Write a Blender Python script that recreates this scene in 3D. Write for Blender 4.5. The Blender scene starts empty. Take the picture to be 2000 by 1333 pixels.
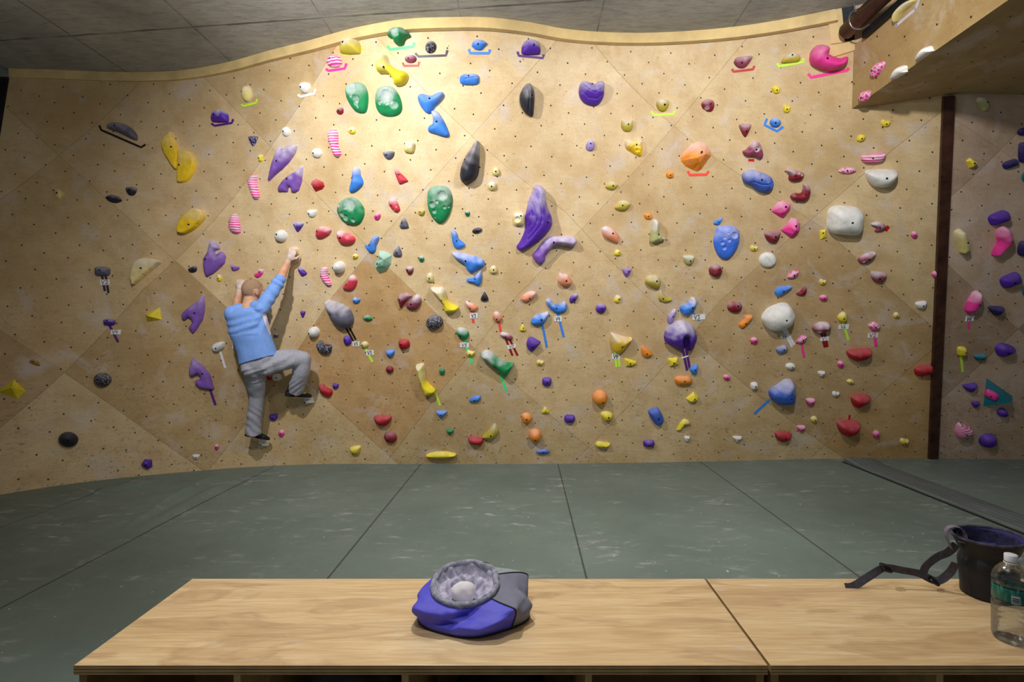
import bpy, bmesh, math, random
import numpy as np
from mathutils import Vector, Matrix, noise, geometry
random.seed(7)
SC = bpy.context.scene
COL = SC.collection
# ------------------------------------------------------------------ camera model (18 mm lens, level, 1.36 m above the mats)
F, VX, VY, HC, HT = 1000.0, 1027.0, 656.0, 1.36, 3.90

def lin(c):
    return tuple(((v/255.0)/12.92 if v/255.0 <= 0.04045 else ((v/255.0+0.055)/1.055)**2.4) for v in c)

# ------------------------------------------------------------------ materials
def new_mat(name):
    m = bpy.data.materials.new(name); m.use_nodes = True
    nt = m.node_tree; nt.nodes.clear()
    out = nt.nodes.new('ShaderNodeOutputMaterial'); b = nt.nodes.new('ShaderNodeBsdfPrincipled')
    nt.links.new(b.outputs[0], out.inputs[0])
    return m, nt, b

class NB:
    """small node helper"""
    def __init__(s, nt): s.nt = nt
    def _in(s, n, i, v):
        if v is None: return
        if isinstance(v, bpy.types.NodeSocket): s.nt.links.new(v, n.inputs[i])
        else:
            try: n.inputs[i].default_value = v
            except Exception: n.inputs[i].default_value = tuple(v)+(1.0,)
    def math(s, op, a, b=None, c=None, clamp=False):
        n = s.nt.nodes.new('ShaderNodeMath'); n.operation = op; n.use_clamp = clamp
        for i, v in enumerate((a, b, c)): s._in(n, i, v)
        return n.outputs[0]
    def noise(s, vec, scale, detail=4, rough=.55, dist=0.0):
        n = s.nt.nodes.new('ShaderNodeTexNoise'); s._in(n, 'Vector', vec)
        n.inputs['Scale'].default_value = scale; n.inputs['Detail'].default_value = detail
        n.inputs['Roughness'].default_value = rough; n.inputs['Distortion'].default_value = dist
        return n.outputs[0]
    def ramp(s, fac, stops, interp='LINEAR'):
        n = s.nt.nodes.new('ShaderNodeValToRGB'); s._in(n, 0, fac); cr = n.color_ramp; cr.interpolation = interp
        while len(cr.elements) > 1: cr.elements.remove(cr.elements[-1])
        cr.elements[0].position = stops[0][0]
        for p, c in stops[1:]: cr.elements.new(p)
        for e, (p, c) in zip(cr.elements, stops):
            e.color = (c, c, c, 1) if isinstance(c, (int, float)) else tuple(c)+(1,)
        return n.outputs[0]
    def mix(s, fac, a, b, mode='MIX'):
        n = s.nt.nodes.new('ShaderNodeMix'); n.data_type = 'RGBA'; n.blend_type = mode
        s._in(n, 0, fac)
        for i, v in ((6, a), (7, b)):
            if isinstance(v, bpy.types.NodeSocket): s.nt.links.new(v, n.inputs[i])
            else: n.inputs[i].default_value = tuple(v)[:3]+(1,)
        return n.outputs[2]
    def mapping(s, vec, loc=(0, 0, 0), rot=(0, 0, 0), scale=(1, 1, 1)):
        n = s.nt.nodes.new('ShaderNodeMapping'); s._in(n, 0, vec)
        n.inputs[1].default_value = loc; n.inputs[2].default_value = rot; n.inputs[3].default_value = scale
        return n.outputs[0]
    def uv(s, name):
        n = s.nt.nodes.new('ShaderNodeUVMap'); n.uv_map = name; return n.outputs[0]
    def coord(s, which='Object'):
        return s.nt.nodes.new('ShaderNodeTexCoord').outputs[which]
    def sep(s, vec):
        n = s.nt.nodes.new('ShaderNodeSeparateXYZ'); s._in(n, 0, vec); return n.outputs
    def bump(s, h, strength=.3, dist=.01):
        n = s.nt.nodes.new('ShaderNodeBump'); s._in(n, 'Height', h)
        n.inputs['Strength'].default_value = strength; n.inputs['Distance'].default_value = dist
        return n.outputs[0]
    def attr(s, name):
        n = s.nt.nodes.new('ShaderNodeAttribute'); n.attribute_name = name; return n.outputs['Fac']

def link(nt, a, b): nt.links.new(a, b)

MATS = {}
def plain(name, rgb, rough=.6, metal=0.0, nscale=25, namt=.12, bump=.0, bscale=60, spec=.4, sheen=0):
    if name in MATS: return MATS[name]
    m, nt, b = new_mat(name); n = NB(nt); co = n.coord()
    c = lin(rgb); f = n.noise(co, nscale)
    d = tuple(max(0, v*(1-namt*1.6)) for v in c); e = tuple(min(1, v*(1+namt)) for v in c)
    link(nt, n.ramp(f, [(.3, d), (.7, e)]), b.inputs['Base Color'])
    b.inputs['Roughness'].default_value = rough; b.inputs['Metallic'].default_value = metal
    b.inputs['Specular IOR Level'].default_value = spec
    if bump: link(nt, n.bump(n.noise(co, bscale), bump, .004), b.inputs['Normal'])
    MATS[name] = m; return m

HOLD_RGB = dict(yellow=(243,222,50), olive=(196,178,62), pale=(232,216,140), cream=(236,214,150), goldy=(246,205,40),
    purple=(88,42,170), violet=(134,92,186), lilac=(160,140,205), dpurple=(48,36,105), blue=(66,138,240), navy=(62,102,205),
    bluegrey=(130,145,195), bigblue=(62,120,240), green=(26,140,84), mint=(150,205,180), teal=(14,120,140), maroon=(140,32,50),
    pinkred=(218,62,80), red=(182,16,32), pink=(242,62,160), salmon=(238,150,112), orange=(250,150,40), white=(240,240,236),
    grey=(104,104,124), black=(40,40,52), ochre=(170,130,50), palegreen=(190,190,130), mauve=(150,70,95))
CHALK = lin((228,222,232))
def hold_mat(col, kind='', rough=.55):
    key = 'hold_'+col+kind
    if key in MATS: return MATS[key]
    m, nt, b = new_mat(key); n = NB(nt); co = n.coord()
    c = lin(HOLD_RGB[col])
    d = tuple(v*.82 for v in c); e = tuple(min(1, v*1.08) for v in c)
    base = n.ramp(n.noise(co, 18), [(.3, d), (.7, e)])
    if kind == 'stripe':
        y = n.sep(co)[1]
        wob = n.math('MULTIPLY_ADD', n.noise(co, 14, 1), .02, y)
        w = n.math('FRACT', n.math('MULTIPLY', wob, 44.0))
        base = n.mix(n.ramp(w, [(.48, 0.0), (.58, 1.0)]), base, lin((238,214,226)))
    if kind == 'swirl':
        v = nt.nodes.new('ShaderNodeTexVoronoi'); v.feature = 'DISTANCE_TO_EDGE'; v.inputs['Scale'].default_value = 32
        link(nt, co, v.inputs['Vector'])
        base = n.mix(n.ramp(v.outputs['Distance'], [(.06, 1.0), (.13, 0.0)]), base, lin((240,200,222)))
    if kind == 'speckle':
        base = n.mix(n.ramp(n.noise(co, 70, 3, .7), [(.52, 0.0), (.62, .75)]), base, lin((190,186,205)))
    ch = n.attr('chalk')
    nz = n.noise(co, 45, 5, .7)
    f = n.math('MULTIPLY', n.math('ADD', n.math('MULTIPLY', nz, 1.2), .4), ch, clamp=True)
    f2 = n.math('MULTIPLY', f, .86)
    link(nt, n.mix(f2, base, CHALK), b.inputs['Base Color'])
    b.inputs['Specular IOR Level'].default_value = .35
    link(nt, n.math('ADD', rough, n.math('MULTIPLY', f, .3)), b.inputs['Roughness'])
    link(nt, n.bump(n.noise(co, 160, 3), .18, .003), b.inputs['Normal'])
    MATS[key] = m; return m

# ------------------------------------------------------------------ object helpers
def tag(o, label=None, cat=None, group=None, kind=None):
    if label: o['label'] = label
    if cat: o['category'] = cat
    if group: o['group'] = group
    if kind: o['kind'] = kind
    return o
def mesh_obj(name, verts, faces, mat=None, parent=None, smooth=False, mw=None):
    me = bpy.data.meshes.new(name)
    me.from_pydata([tuple(v) for v in verts], [], [tuple(f) for f in faces]); me.update()
    o = bpy.data.objects.new(name, me); COL.objects.link(o)
    if mat: me.materials.append(mat)
    if smooth: me.polygons.foreach_set('use_smooth', [True]*len(me.polygons))
    if parent: o.parent = parent
    if mw is not None: o.matrix_world = mw if not parent else o.matrix_world
    return o
def bm_obj(name, bm, mat=None, parent=None, smooth=False):
    me = bpy.data.meshes.new(name); bm.to_mesh(me); bm.free()
    o = bpy.data.objects.new(name, me); COL.objects.link(o)
    if mat: me.materials.append(mat)
    if smooth: me.polygons.foreach_set('use_smooth', [True]*len(me.polygons))
    if parent: o.parent = parent
    return o
def add_box(bm, x0, x1, y0, y1, z0, z1, bev=0):
    r = bmesh.ops.create_cube(bm, size=1.0)
    bmesh.ops.scale(bm, vec=(x1-x0, y1-y0, z1-z0), verts=r['verts'])
    bmesh.ops.translate(bm, vec=((x0+x1)/2, (y0+y1)/2, (z0+z1)/2), verts=r['verts'])
    if bev:
        es = list({e for v in r['verts'] for e in v.link_edges})
        bmesh.ops.bevel(bm, geom=es, offset=bev, segments=2, affect='EDGES', profile=.5)
def box(name, x0, x1, y0, y1, z0, z1, mat, parent=None, bev=0):
    bm = bmesh.new(); add_box(bm, x0, x1, y0, y1, z0, z1, bev)
    return bm_obj(name, bm, mat, parent)
def empty(name, loc=(0, 0, 0)):
    o = bpy.data.objects.new(name, None); COL.objects.link(o); o.location = loc; o.empty_display_size = .1
    return o
def catmull(pts, n, closed=False):
    P = [np.array(p, float) for p in pts]; m = len(P); out = []
    segs = m if closed else m-1
    for i in range(segs):
        if closed: a, b, c, d = P[(i-1) % m], P[i], P[(i+1) % m], P[(i+2) % m]
        else: a, b, c, d = P[max(i-1, 0)], P[i], P[i+1], P[min(i+2, m-1)]
        for k in range(n):
            t = k/n
            out.append(.5*((2*b)+(-a+c)*t+(2*a-5*b+4*c-d)*t*t+(-a+3*b-3*c+d)*t**3))
    if not closed: out.append(P[-1])
    return out
def tube_bm(bm, pts, radii, seg=14, flat=(False, False), squash=None):
    """closed tapered tube along points; rounded or flat ends"""
    pts = [Vector(p) for p in pts]; n = len(pts)
    rings = []
    prev = None
    def frame(t):
        nonlocal prev
        t = t.normalized()
        if prev is None:
            a = Vector((0, 0, 1)) if abs(t.z) < .9 else Vector((1, 0, 0))
            u = t.cross(a).normalized()
        else:
            u = (prev - t*prev.dot(t)).normalized()
        prev = u; return u, t.cross(u)
    seq = []
    for i in range(n):
        t = (pts[min(i+1, n-1)]-pts[max(i-1, 0)])
        seq.append((pts[i], radii[i], t))
    full = []
    if not flat[0]:
        p, r, t = seq[0]; t = t.normalized()
        for a in (80, 60, 35): full.append((p-t*r*math.sin(math.radians(a)), r*math.cos(math.radians(a)), t))
    full += seq
    if not flat[1]:
        p, r, t = seq[-1]; t = t.normalized()
        for a in (35, 60, 80): full.append((p+t*r*math.sin(math.radians(a)), r*math.cos(math.radians(a)), t))
    for p, r, t in full:
        u, v = frame(t)
        rings.append([bm.verts.new(p+(u*math.cos(2*math.pi*k/seg)+v*math.sin(2*math.pi*k/seg))*r) for k in range(seg)])
    for a, b in zip(rings, rings[1:]):
        for k in range(seg):
            bm.faces.new((a[k], a[(k+1) % seg], b[(k+1) % seg], b[k]))
    bm.faces.new(rings[0][::-1]); bm.faces.new(rings[-1])
def ell_bm(bm, c, r, rot=None, sub=3):
    M = Matrix.Translation(Vector(c)) @ (rot.to_4x4() if rot else Matrix()) @ Matrix.Diagonal((r[0], r[1], r[2], 1))
    bmesh.ops.create_icosphere(bm, subdivisions=sub, radius=1.0, matrix=M)
def remesh(bm, voxel, smooth_it=4):
    """merge overlapping closed volumes into one continuous skin, returns a mesh"""
    me = bpy.data.meshes.new('tmp'); bmesh.ops.recalc_face_normals(bm, faces=bm.faces[:]); bm.to_mesh(me); bm.free()
    o = bpy.data.objects.new('tmp', me); COL.objects.link(o)
    md = o.modifiers.new('r', 'REMESH'); md.mode = 'VOXEL'; md.voxel_size = voxel; md.use_smooth_shade = True
    if smooth_it:
        s = o.modifiers.new('s', 'SMOOTH'); s.iterations = smooth_it; s.factor = .5
    dg = bpy.context.evaluated_depsgraph_get(); dg.update()
    res = bpy.data.meshes.new_from_object(o.evaluated_get(dg))
    bpy.data.objects.remove(o); bpy.data.meshes.remove(me)
    res.polygons.foreach_set('use_smooth', [True]*len(res.polygons))
    return res

# ------------------------------------------------------------------ the curved climbing wall (ruled between its foot and its top)
Bk = np.array([(-4.71,4.13),(-4.49,4.37),(-4.27,4.61),(-3.99,4.82),(-3.64,5.0),(-3.24,5.17),(-2.81,5.31),(-2.31,5.40),(-1.23,5.42),(-.15,5.42),(.94,5.46),(2.06,5.54),(3.05,5.63),(4.49,5.66),(5.47,5.62),(7.0,5.58)])
Tk = np.array([(-4.91,4.88),(-4.55,4.90),(-4.09,4.94),(-3.75,4.95),(-3.33,4.92),(-2.74,4.76),(-2.27,4.57),(-1.89,4.43),(-1.38,4.23),(-.94,4.12),(-.64,4.10),(-.32,4.10),(.01,4.16),(.31,4.25),(.66,4.30),(.96,4.31),(1.38,4.28),(1.78,4.21),(2.14,4.10),(2.44,3.98),(2.7,3.86),(3.05,3.66),(3.57,3.66),(5.2,3.7)])
bxk = np.array([-4.71,-2,-.5,.5,2,4.49,7.0]); txk = np.array([-4.91,-2.05,-.5,.42,1.42,3.05,5.0])
def cubic(x, xs, ys):
    """monotone-ish smooth interpolation (cubic Hermite)"""
    x = np.asarray(x, float); i = np.clip(np.searchsorted(xs, x)-1, 0, len(xs)-2)
    h = xs[i+1]-xs[i]; t = (x-xs[i])/h
    m = np.gradient(ys, xs); m0, m1 = m[i], m[i+1]
    return ((2*t**3-3*t**2+1)*ys[i]+(t**3-2*t**2+t)*h*m0+(-2*t**3+3*t**2)*ys[i+1]+(t**3-t**2)*h*m1)
def Sxyz(b, z):
    t = np.asarray(z)/HT; xt = np.interp(b, bxk, txk)
    return np.stack([(1-t)*b+t*xt, (1-t)*cubic(b, Bk[:, 0], Bk[:, 1])+t*cubic(xt, Tk[:, 0], Tk[:, 1]), np.asarray(z)+0*np.asarray(b)], -1)
def wall_hit(pts):
    """where sight lines through photo points meet the climbing wall: wall coordinates (b, z)"""
    p = np.asarray(pts, float).reshape(-1, 2)
    dx = (p[:, 0]-VX)/F; dz = (VY-p[:, 1])/F
    b = dx*5; z = HC+dz*4.8
    for _ in range(70):
        q = Sxyz(b, z); b = b+.8*(q[:, 1]*dx-q[:, 0]); z = z+.8*(HC+q[:, 1]*dz-z)
    return b, z
def wall_pt(pts):
    b, z = wall_hit(pts); return Sxyz(b, z)
def wall_frame(b, z):
    """tangent right, tangent up, outward normal (towards the room)"""
    e = 1e-3
    p = Sxyz(np.array([b, b+e, b]), np.array([z, z, z+e]))
    e1 = Vector(p[1]-p[0]).normalized(); e2 = Vector(p[2]-p[0])
    n = e1.cross(e2).normalized()
    if n.y > 0: n = -n
    e2 = n.cross(e1).normalized() if n.cross(e1).z > 0 else e1.cross(n).normalized()
    return Vector(p[0]), e1, e2, n
_bs = np.linspace(-4.71, 7.0, 800)
_P = Sxyz(_bs, np.full(800, 1.95))
_arc = np.concatenate([[0], np.cumsum(np.linalg.norm(np.diff(_P, axis=0), axis=1))]); _arc -= np.interp(0, _bs, _arc)
SEAM_A = np.array([-5.35,-3.85,-2.35,-.95,.58,2.12,3.87,6.3,7.6]); SEAM_B = np.array([-6.8,-5.3,-3.92,-2.60,-1.34,.05,1.6,3.1,4.6])

def room_pt(px, py, Y):
    return Vector(((px-VX)*Y/F, Y, HC+(VY-py)*Y/F))

def plywood(name, seed, tints, base, low_dirt=1.0):
    m, nt, b = new_mat(name); n = NB(nt)
    uw = n.uv('flat'); cell = n.uv('panel')
    s = n.sep(cell); fi = n.math('FLOOR', s[0]); fj = n.math('FLOOR', s[1])
    idx = n.math('MULTIPLY_ADD', fi, 8.0, fj)
    wn = nt.nodes.new('ShaderNodeTexWhiteNoise'); wn.noise_dimensions = '1D'
    link(nt, n.math('ADD', idx, float(seed)), wn.inputs['W'])
    # panel tone table
    stops = [(0.0, .9)]
    for k in sorted(tints): stops.append(((k-.5)/64.0+1e-4, tints[k]))
    n2 = n.math('DIVIDE', idx, 64.0)
    tone = n.ramp(n2, stops, 'CONSTANT')
    c = lin(base)
    # grain runs along one of the panel diagonals, patchy stains over it
    gr = n.mapping(uw, rot=(0, 0, math.radians(45)), scale=(2.2, 14, 1))
    g = n.noise(gr, 3.0, 6, .6, .4)
    big = n.noise(n.mapping(uw, loc=(seed, 3, 0)), 1.1, 5, .6)
    med = n.noise(n.mapping(uw, loc=(1, seed, 0)), 4.5, 6, .68, .3)
    col = n.ramp(big, [(.28, tuple(v*k for v, k in zip(c, (.80, .72, .60)))), (.5, c), (.72, tuple(min(1, v*k) for v, k in zip(c, (1.1, 1.1, 1.12))))])
    col = n.mix(n.math('MULTIPLY', n.ramp(med, [(.42, 0.0), (.66, 1.0)]), .55), col, tuple(v*k for v, k in zip(c, (.74, .62, .46))))
    col = n.mix(n.math('MULTIPLY', n.ramp(g, [(.35, 1.0), (.6, 0.0)]), .16), col, tuple(v*.6 for v in c))
    col = n.mix(1.0, col, tone, 'MULTIPLY')
    # chalk smears
    chk = n.noise(n.mapping(uw, loc=(7+seed, 1, 0)), 3.0, 5, .62, .5)
    col = n.mix(n.math('MULTIPLY', n.ramp(chk, [(.54, 0.0), (.70, 1.0)]), .5), col, lin((214, 205, 205)))
    # rubber scuffs, denser low on the wall where shoes touch
    sc = n.noise(n.mapping(uw, rot=(0, 0, .2), scale=(12, 17, 1)), 2.4, 7, .75, .6)
    w = n.sep(uw)[1]
    lowm = n.ramp(w, [(0.0, 1.0), (.45, .55), (.9, .1)])   # heights are mapped 0..4 m to 0..1
    low = n.ramp(n.math('DIVIDE', w, 4.0), [(0.0, 1.0), (.35, .55), (.75, .12)])
    big2 = n.ramp(n.noise(uw, 2.2, 4, .6), [(.42, 0.0), (.62, 1.0)])
    scf = n.math('MULTIPLY', n.math('MULTIPLY', n.ramp(sc, [(.54, 0.0), (.72, 1.0)]), low), n.math('MULTIPLY', n.math('ADD', big2, .25), low_dirt*1.15), clamp=True)
    col = n.mix(scf, col, lin((74, 64, 46)))
    dg_ = n.noise(uw, 34, 2, .5); col = n.mix(n.math('MULTIPLY', n.ramp(dg_, [(.70, 0.0), (.735, 1.0)]), .5), col, lin((84, 68, 44)))
    fm = n.noise(uw, 60, 6, .75); col = n.mix(n.math('MULTIPLY', n.ramp(fm, [(.38, 1.0), (.54, 0.0)]), .12), col, lin((96, 78, 48)))
    # seams between panels
    fx = n.math('FRACT', s[0]); fy = n.math('FRACT', s[1])
    def edge(f): return n.math('MINIMUM', f, n.math('SUBTRACT', 1.0, f))
    ed = n.math('MINIMUM', edge(fx), edge(fy))
    seam = n.ramp(ed, [(.0011, 1.0), (.0030, 0.0)])
    col = n.mix(n.math('MULTIPLY', seam, .30), col, lin((70, 54, 32)))
    # T-nut holes on a slanted grid: dark inserts and hole shade painted as dots
    gq = n.mapping(uw, rot=(0, 0, math.radians(24.5)), scale=(1/.188, 1/.188, 1))
    gs = n.sep(gq); hx = n.math('SUBTRACT', n.math('FRACT', gs[0]), .5); hy = n.math('SUBTRACT', n.math('FRACT', gs[1]), .5)
    # every hole is drilled a little off its mark
    wv = nt.nodes.new('ShaderNodeTexWhiteNoise'); wv.noise_dimensions = '3D'
    cmb = nt.nodes.new('ShaderNodeCombineXYZ'); link(nt, n.math('FLOOR', gs[0]), cmb.inputs[0]); link(nt, n.math('FLOOR', gs[1]), cmb.inputs[1])
    link(nt, cmb.outputs[0], wv.inputs['Vector'])
    ws = n.sep(wv.outputs['Color'])
    hx = n.math('ADD', hx, n.math('MULTIPLY', n.math('SUBTRACT', ws[0], .5), .22)); hy = n.math('ADD', hy, n.math('MULTIPLY', n.math('SUBTRACT', ws[1], .5), .22))
    r2 = n.math('SQRT', n.math('ADD', n.math('MULTIPLY', hx, hx), n.math('MULTIPLY', hy, hy)))
    hole = n.ramp(r2, [(.030, 1.0), (.043, 0.0)])
    col = n.mix(hole, col, lin((30, 25, 20)))
    link(nt, col, b.inputs['Base Color'])
    link(nt, n.ramp(n.noise(uw, 6, 4), [(.3, .38), (.7, .62)]), b.inputs['Roughness'])
    b.inputs['Specular IOR Level'].default_value = .35
    hgt = n.math('SUBTRACT', n.math('MULTIPLY', g, .15), n.math('ADD', n.math('MULTIPLY', hole, .6), seam))
    link(nt, n.bump(hgt, .35, .004), b.inputs['Normal'])
    return m

def wall_section(name, b0, b1, nb, z0, z1, nz, mat, thick=.05, SA=SEAM_A, SB=SEAM_B):
    bs = np.linspace(b0, b1, nb); zs = np.linspace(z0, z1, nz)
    BB, ZZ = np.meshgrid(bs, zs)
    P = Sxyz(BB.ravel(), ZZ.ravel())
    L = np.linalg.norm(Sxyz(BB.ravel(), np.full(BB.size, HT))-Sxyz(BB.ravel(), np.zeros(BB.size)), axis=1)
    u = np.interp(BB.ravel(), _bs, _arc); w = ZZ.ravel()/HT*L
    aa = (u+w)/1.41421+np.maximum(0, w-2.6)*np.clip(.3+.17*u, 0, .6); bb = (u-w)/1.41421-.16*np.maximum(0, 1.8-w)   # the panels fan out a little over the bulge
    pa = np.interp(aa, SA, np.arange(len(SA))); pb = np.interp(bb, SB, np.arange(len(SB)))
    N = len(P)
    back = P+np.array([0, thick, 0])
    verts = np.vstack([P, back]); faces = []
    for j in range(nz-1):
        for i in range(nb-1):
            a = j*nb+i; faces.append((a, a+1, a+nb+1, a+nb)); faces.append((N+a, N+a+nb, N+a+nb+1, N+a+1))
    for i in range(nb-1):
        faces.append((i, N+i, N+i+1, i+1)); t = (nz-1)*nb+i; faces.append((t, t+1, N+t+1, N+t))
    for j in range(nz-1):
        a = j*nb; faces.append((a, a+nb, N+a+nb, N+a)); a = j*nb+nb-1; faces.append((a, N+a, N+a+nb, a+nb))
    o = mesh_obj(name, verts, faces, mat)
    me = o.data
    uu = np.concatenate([u, u]); ww = np.concatenate([w, w]); pa = np.concatenate([pa, pa]); pb = np.concatenate([pb, pb])
    li = np.zeros(len(me.loops), int); me.loops.foreach_get('vertex_index', li)
    for nm, A, B in (('flat', uu, ww), ('panel', pa, pb)):
        l = me.uv_layers.new(name=nm); l.data.foreach_set('uv', np.stack([A[li], B[li]], -1).ravel())
    sm = [True]*len(me.polygons); me.polygons.foreach_set('use_smooth', sm)
    try: me.set_sharp_from_angle(angle=math.radians(40))
    except Exception: pass
    tag(o, kind='structure')
    return o
# tone of each plywood panel (row across "\" seams * 8 + column across "/" seams)
def T(r, g=None, b=None):
    return (r, g if g is not None else r, b if b is not None else r)
TN = {0:T(.9)}
def tn(i, j, *c): TN[(i+1)*8+j+1] = T(*[v**1.25 for v in c])   # row and column counted from the lower corner panel in view
tn(0,0,.74,.68,.60); tn(0,1,.90,.88,.84)
tn(1,0,.84,.80,.72); tn(1,1,.74,.68,.58); tn(1,2,.88,.84,.76)
tn(2,0,.90,.86,.80); tn(2,1,1.0,.98,.93); tn(2,2,.80,.68,.54); tn(2,3,.82,.78,.70)
tn(3,1,1.0,1.0,.98); tn(3,2,.96,.94,.90); tn(3,3,.90,.86,.79); tn(3,4,.90,.87,.80)
tn(4,1,.97,.95,.90); tn(4,2,.94,.92,.88); tn(4,3,.86,.82,.75); tn(4,4,.79,.73,.64); tn(4,5,.80,.70,.54)
tn(5,2,.9,.87,.8); tn(5,3,.88,.85,.78); tn(5,4,.92,.9,.84); tn(5,5,.82,.76,.66)
M_WALL = plywood('birch_panels', 3, TN, (234, 210, 170))
TR = {0:T(.9)}
for (i, j), c in {(1,3):(.84,.80,.78), (1,4):(.84,.80,.76), (2,2):(.8,.76,.72), (2,3):(.66,.61,.57), (2,4):(.86,.81,.78), (2,5):(.8,.76,.72), (3,2):(.74,.68,.66), (3,3):(.90,.86,.84), (3,4):(.62,.58,.54), (4,2):(.76,.70,.68), (4,3):(.86,.82,.80)}.items(): TR[i*8+j] = T(*c)
M_WALLR = plywood('birch_panels_worn', 11, TR, (222, 200, 178), 1.2)

# ------------------------------------------------------------------ setting
wall_back = wall_section('wall_back', -4.71, 4.49, 230, 0.0, HT, 70, M_WALL)
wall_right = wall_section('wall_right', 4.49, 7.0, 90, 0.0, HT, 80, M_WALLR, .05, np.array([-.1,1.4,2.9,4.42,5.95,7.5,9]), np.array([-3.7,-2.2,-.8,.61,2.0,3.5,5]))

# floor mats
def floor_mat():
    m, nt, b = new_mat('vinyl_mat'); n = NB(nt); co = n.coord('Object'); s = n.sep(co)
    x = s[0]
    seam = None
    big = n.noise(co, .9, 5, .6); med = n.noise(co, 6, 6, .65)
    c1, c2 = lin((98, 114, 109)), lin((120, 136, 130))
    col = n.ramp(big, [(.3, c1), (.7, c2)])
    col = n.mix(n.math('MULTIPLY', n.ramp(med, [(.5, 0.0), (.75, 1.0)]), .25), col, lin((120, 112, 100)))
    # chalk smudges and specks
    sm = n.noise(n.mapping(co, scale=(3.2, 9, 1)), 1.5, 7, .72, .4)
    patch = n.ramp(n.noise(co, 1.7, 3), [(.45, 0.0), (.65, 1.0)])
    f = n.math('MULTIPLY', n.ramp(sm, [(.545, 0.0), (.70, 1.0)]), n.math('MULTIPLY', patch, .85))
    col = n.mix(f, col, lin((200, 200, 208)))
    sp = n.noise(co, 34, 2, .5); col = n.mix(n.math('MULTIPLY', n.ramp(sp, [(.735, 0.0), (.755, 1.0)]), .9), col, lin((225, 225, 228)))
    for x0 in (-5.3, -3.72, -2.62, -1.11, .34, 1.88, 5.05):
        d = n.math('ABSOLUTE', n.math('SUBTRACT', x, x0))
        r = n.ramp(d, [(.003, 1.0), (.007, 0.0)])
        seam = r if seam is None else n.math('MAXIMUM', seam, r)
    col = n.mix(n.math('MULTIPLY', seam, .8), col, lin((24, 28, 28)))
    link(nt, col, b.inputs['Base Color'])
    link(nt, n.ramp(med, [(.3, .42), (.7, .6)]), b.inputs['Roughness'])
    b.inputs['Specular IOR Level'].default_value = .4
    h = n.math('SUBTRACT', n.math('MULTIPLY', med, .2), seam)
    link(nt, n.bump(h, .3, .006), b.inputs['Normal'])
    return m
M_FLOOR = floor_mat()
def make_floor():
    xs = np.linspace(-7.5, 7.5, 151); ys = np.linspace(-2.0, 6.0, 161)
    V = []; 
    def fold(x, y):
        h = 0
        for (ax, ay, bx2, by2, w, hh) in ((-3.02, 5.02, -2.82, 3.62, .045, .055), (-2.74, 4.9, -2.70, 3.5, .07, .028), (-3.3, 4.9, -3.9, 4.3, .05, .03)):
            t = ((x-ax)*(bx2-ax)+(y-ay)*(by2-ay))/((bx2-ax)**2+(by2-ay)**2)
            if -.1 < t < 1.1:
                tt = min(1, max(0, t)); d = math.hypot(x-ax-tt*(bx2-ax), y-ay-tt*(by2-ay))
                h += hh*math.exp(-(d/w)**2)*math.sin(math.pi*min(1, max(0, (t+.1)/1.2)))
        return h
    xs = np.unique(np.concatenate([xs, np.linspace(-4.2, -2.4, 91)]))
    for y in ys:
        for x in xs: V.append((x, y, fold(x, y)))
    n = len(xs); Fc = []
    for j in range(len(ys)-1):
        for i in range(n-1): a = j*n+i; Fc.append((a, a+1, a+n+1, a+n))
    o = mesh_obj('floor', V, Fc, M_FLOOR, smooth=True); tag(o, kind='structure')
make_floor()
# velcro flap that covers the joint between the two mat islands
def flap():
    m, nt, b = new_mat('flap_vinyl'); n = NB(nt); co = n.coord('Object'); s = n.sep(co)
    st = n.ramp(n.math('FRACT', n.math('MULTIPLY', s[0], 17.0)), [(0.0, 1.0), (.14, 1.0), (.2, 0.0)])
    col = n.ramp(n.noise(co, 3), [(.3, lin((98, 108, 110))), (.7, lin((116, 126, 128)))])
    col = n.mix(n.math('MULTIPLY', st, .55), col, lin((30, 34, 36)))
    sm = n.noise(n.mapping(co, scale=(6, 6, 1)), 2, 6, .7); col = n.mix(n.math('MULTIPLY', n.ramp(sm, [(.6, 0.0), (.75, 1.0)]), .4), col, lin((190, 190, 200)))
    link(nt, col, b.inputs['Base Color']); b.inputs['Roughness'].default_value = .5
    bm = bmesh.new(); ys = np.linspace(-.5, 5.5, 60); prof = [(3.415, .001), (3.42, .012), (3.47, .016), (3.60, .016), (3.74, .012), (3.76, .002)]
    rows = []
    for y in ys:
        k = 1.0+2.2*max(0, (y-5.25)/.25) if y > 5.25 else 1.0
        rows.append([bm.verts.new((x+.004*math.sin(y*9), y, z*k)) for x, z in prof])
    for a, c in zip(rows, rows[1:]):
        for i in range(len(prof)-1): bm.faces.new((a[i], a[i+1], c[i+1], c[i]))
    o = bm_obj('mat_seam_flap', bm, m, smooth=True)
    tag(o, 'grey ribbed hook-and-loop flap covering the joint between two floor mats', 'mat flap')
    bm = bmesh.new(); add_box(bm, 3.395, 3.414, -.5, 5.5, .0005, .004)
    e = bm_obj('shadow_gap', bm, plain('dark_gap', (10, 12, 12), .9), o); e.name = 'flap_shade_strip'  # near-black strip painted as the shade along the flap's side
flap()

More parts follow.
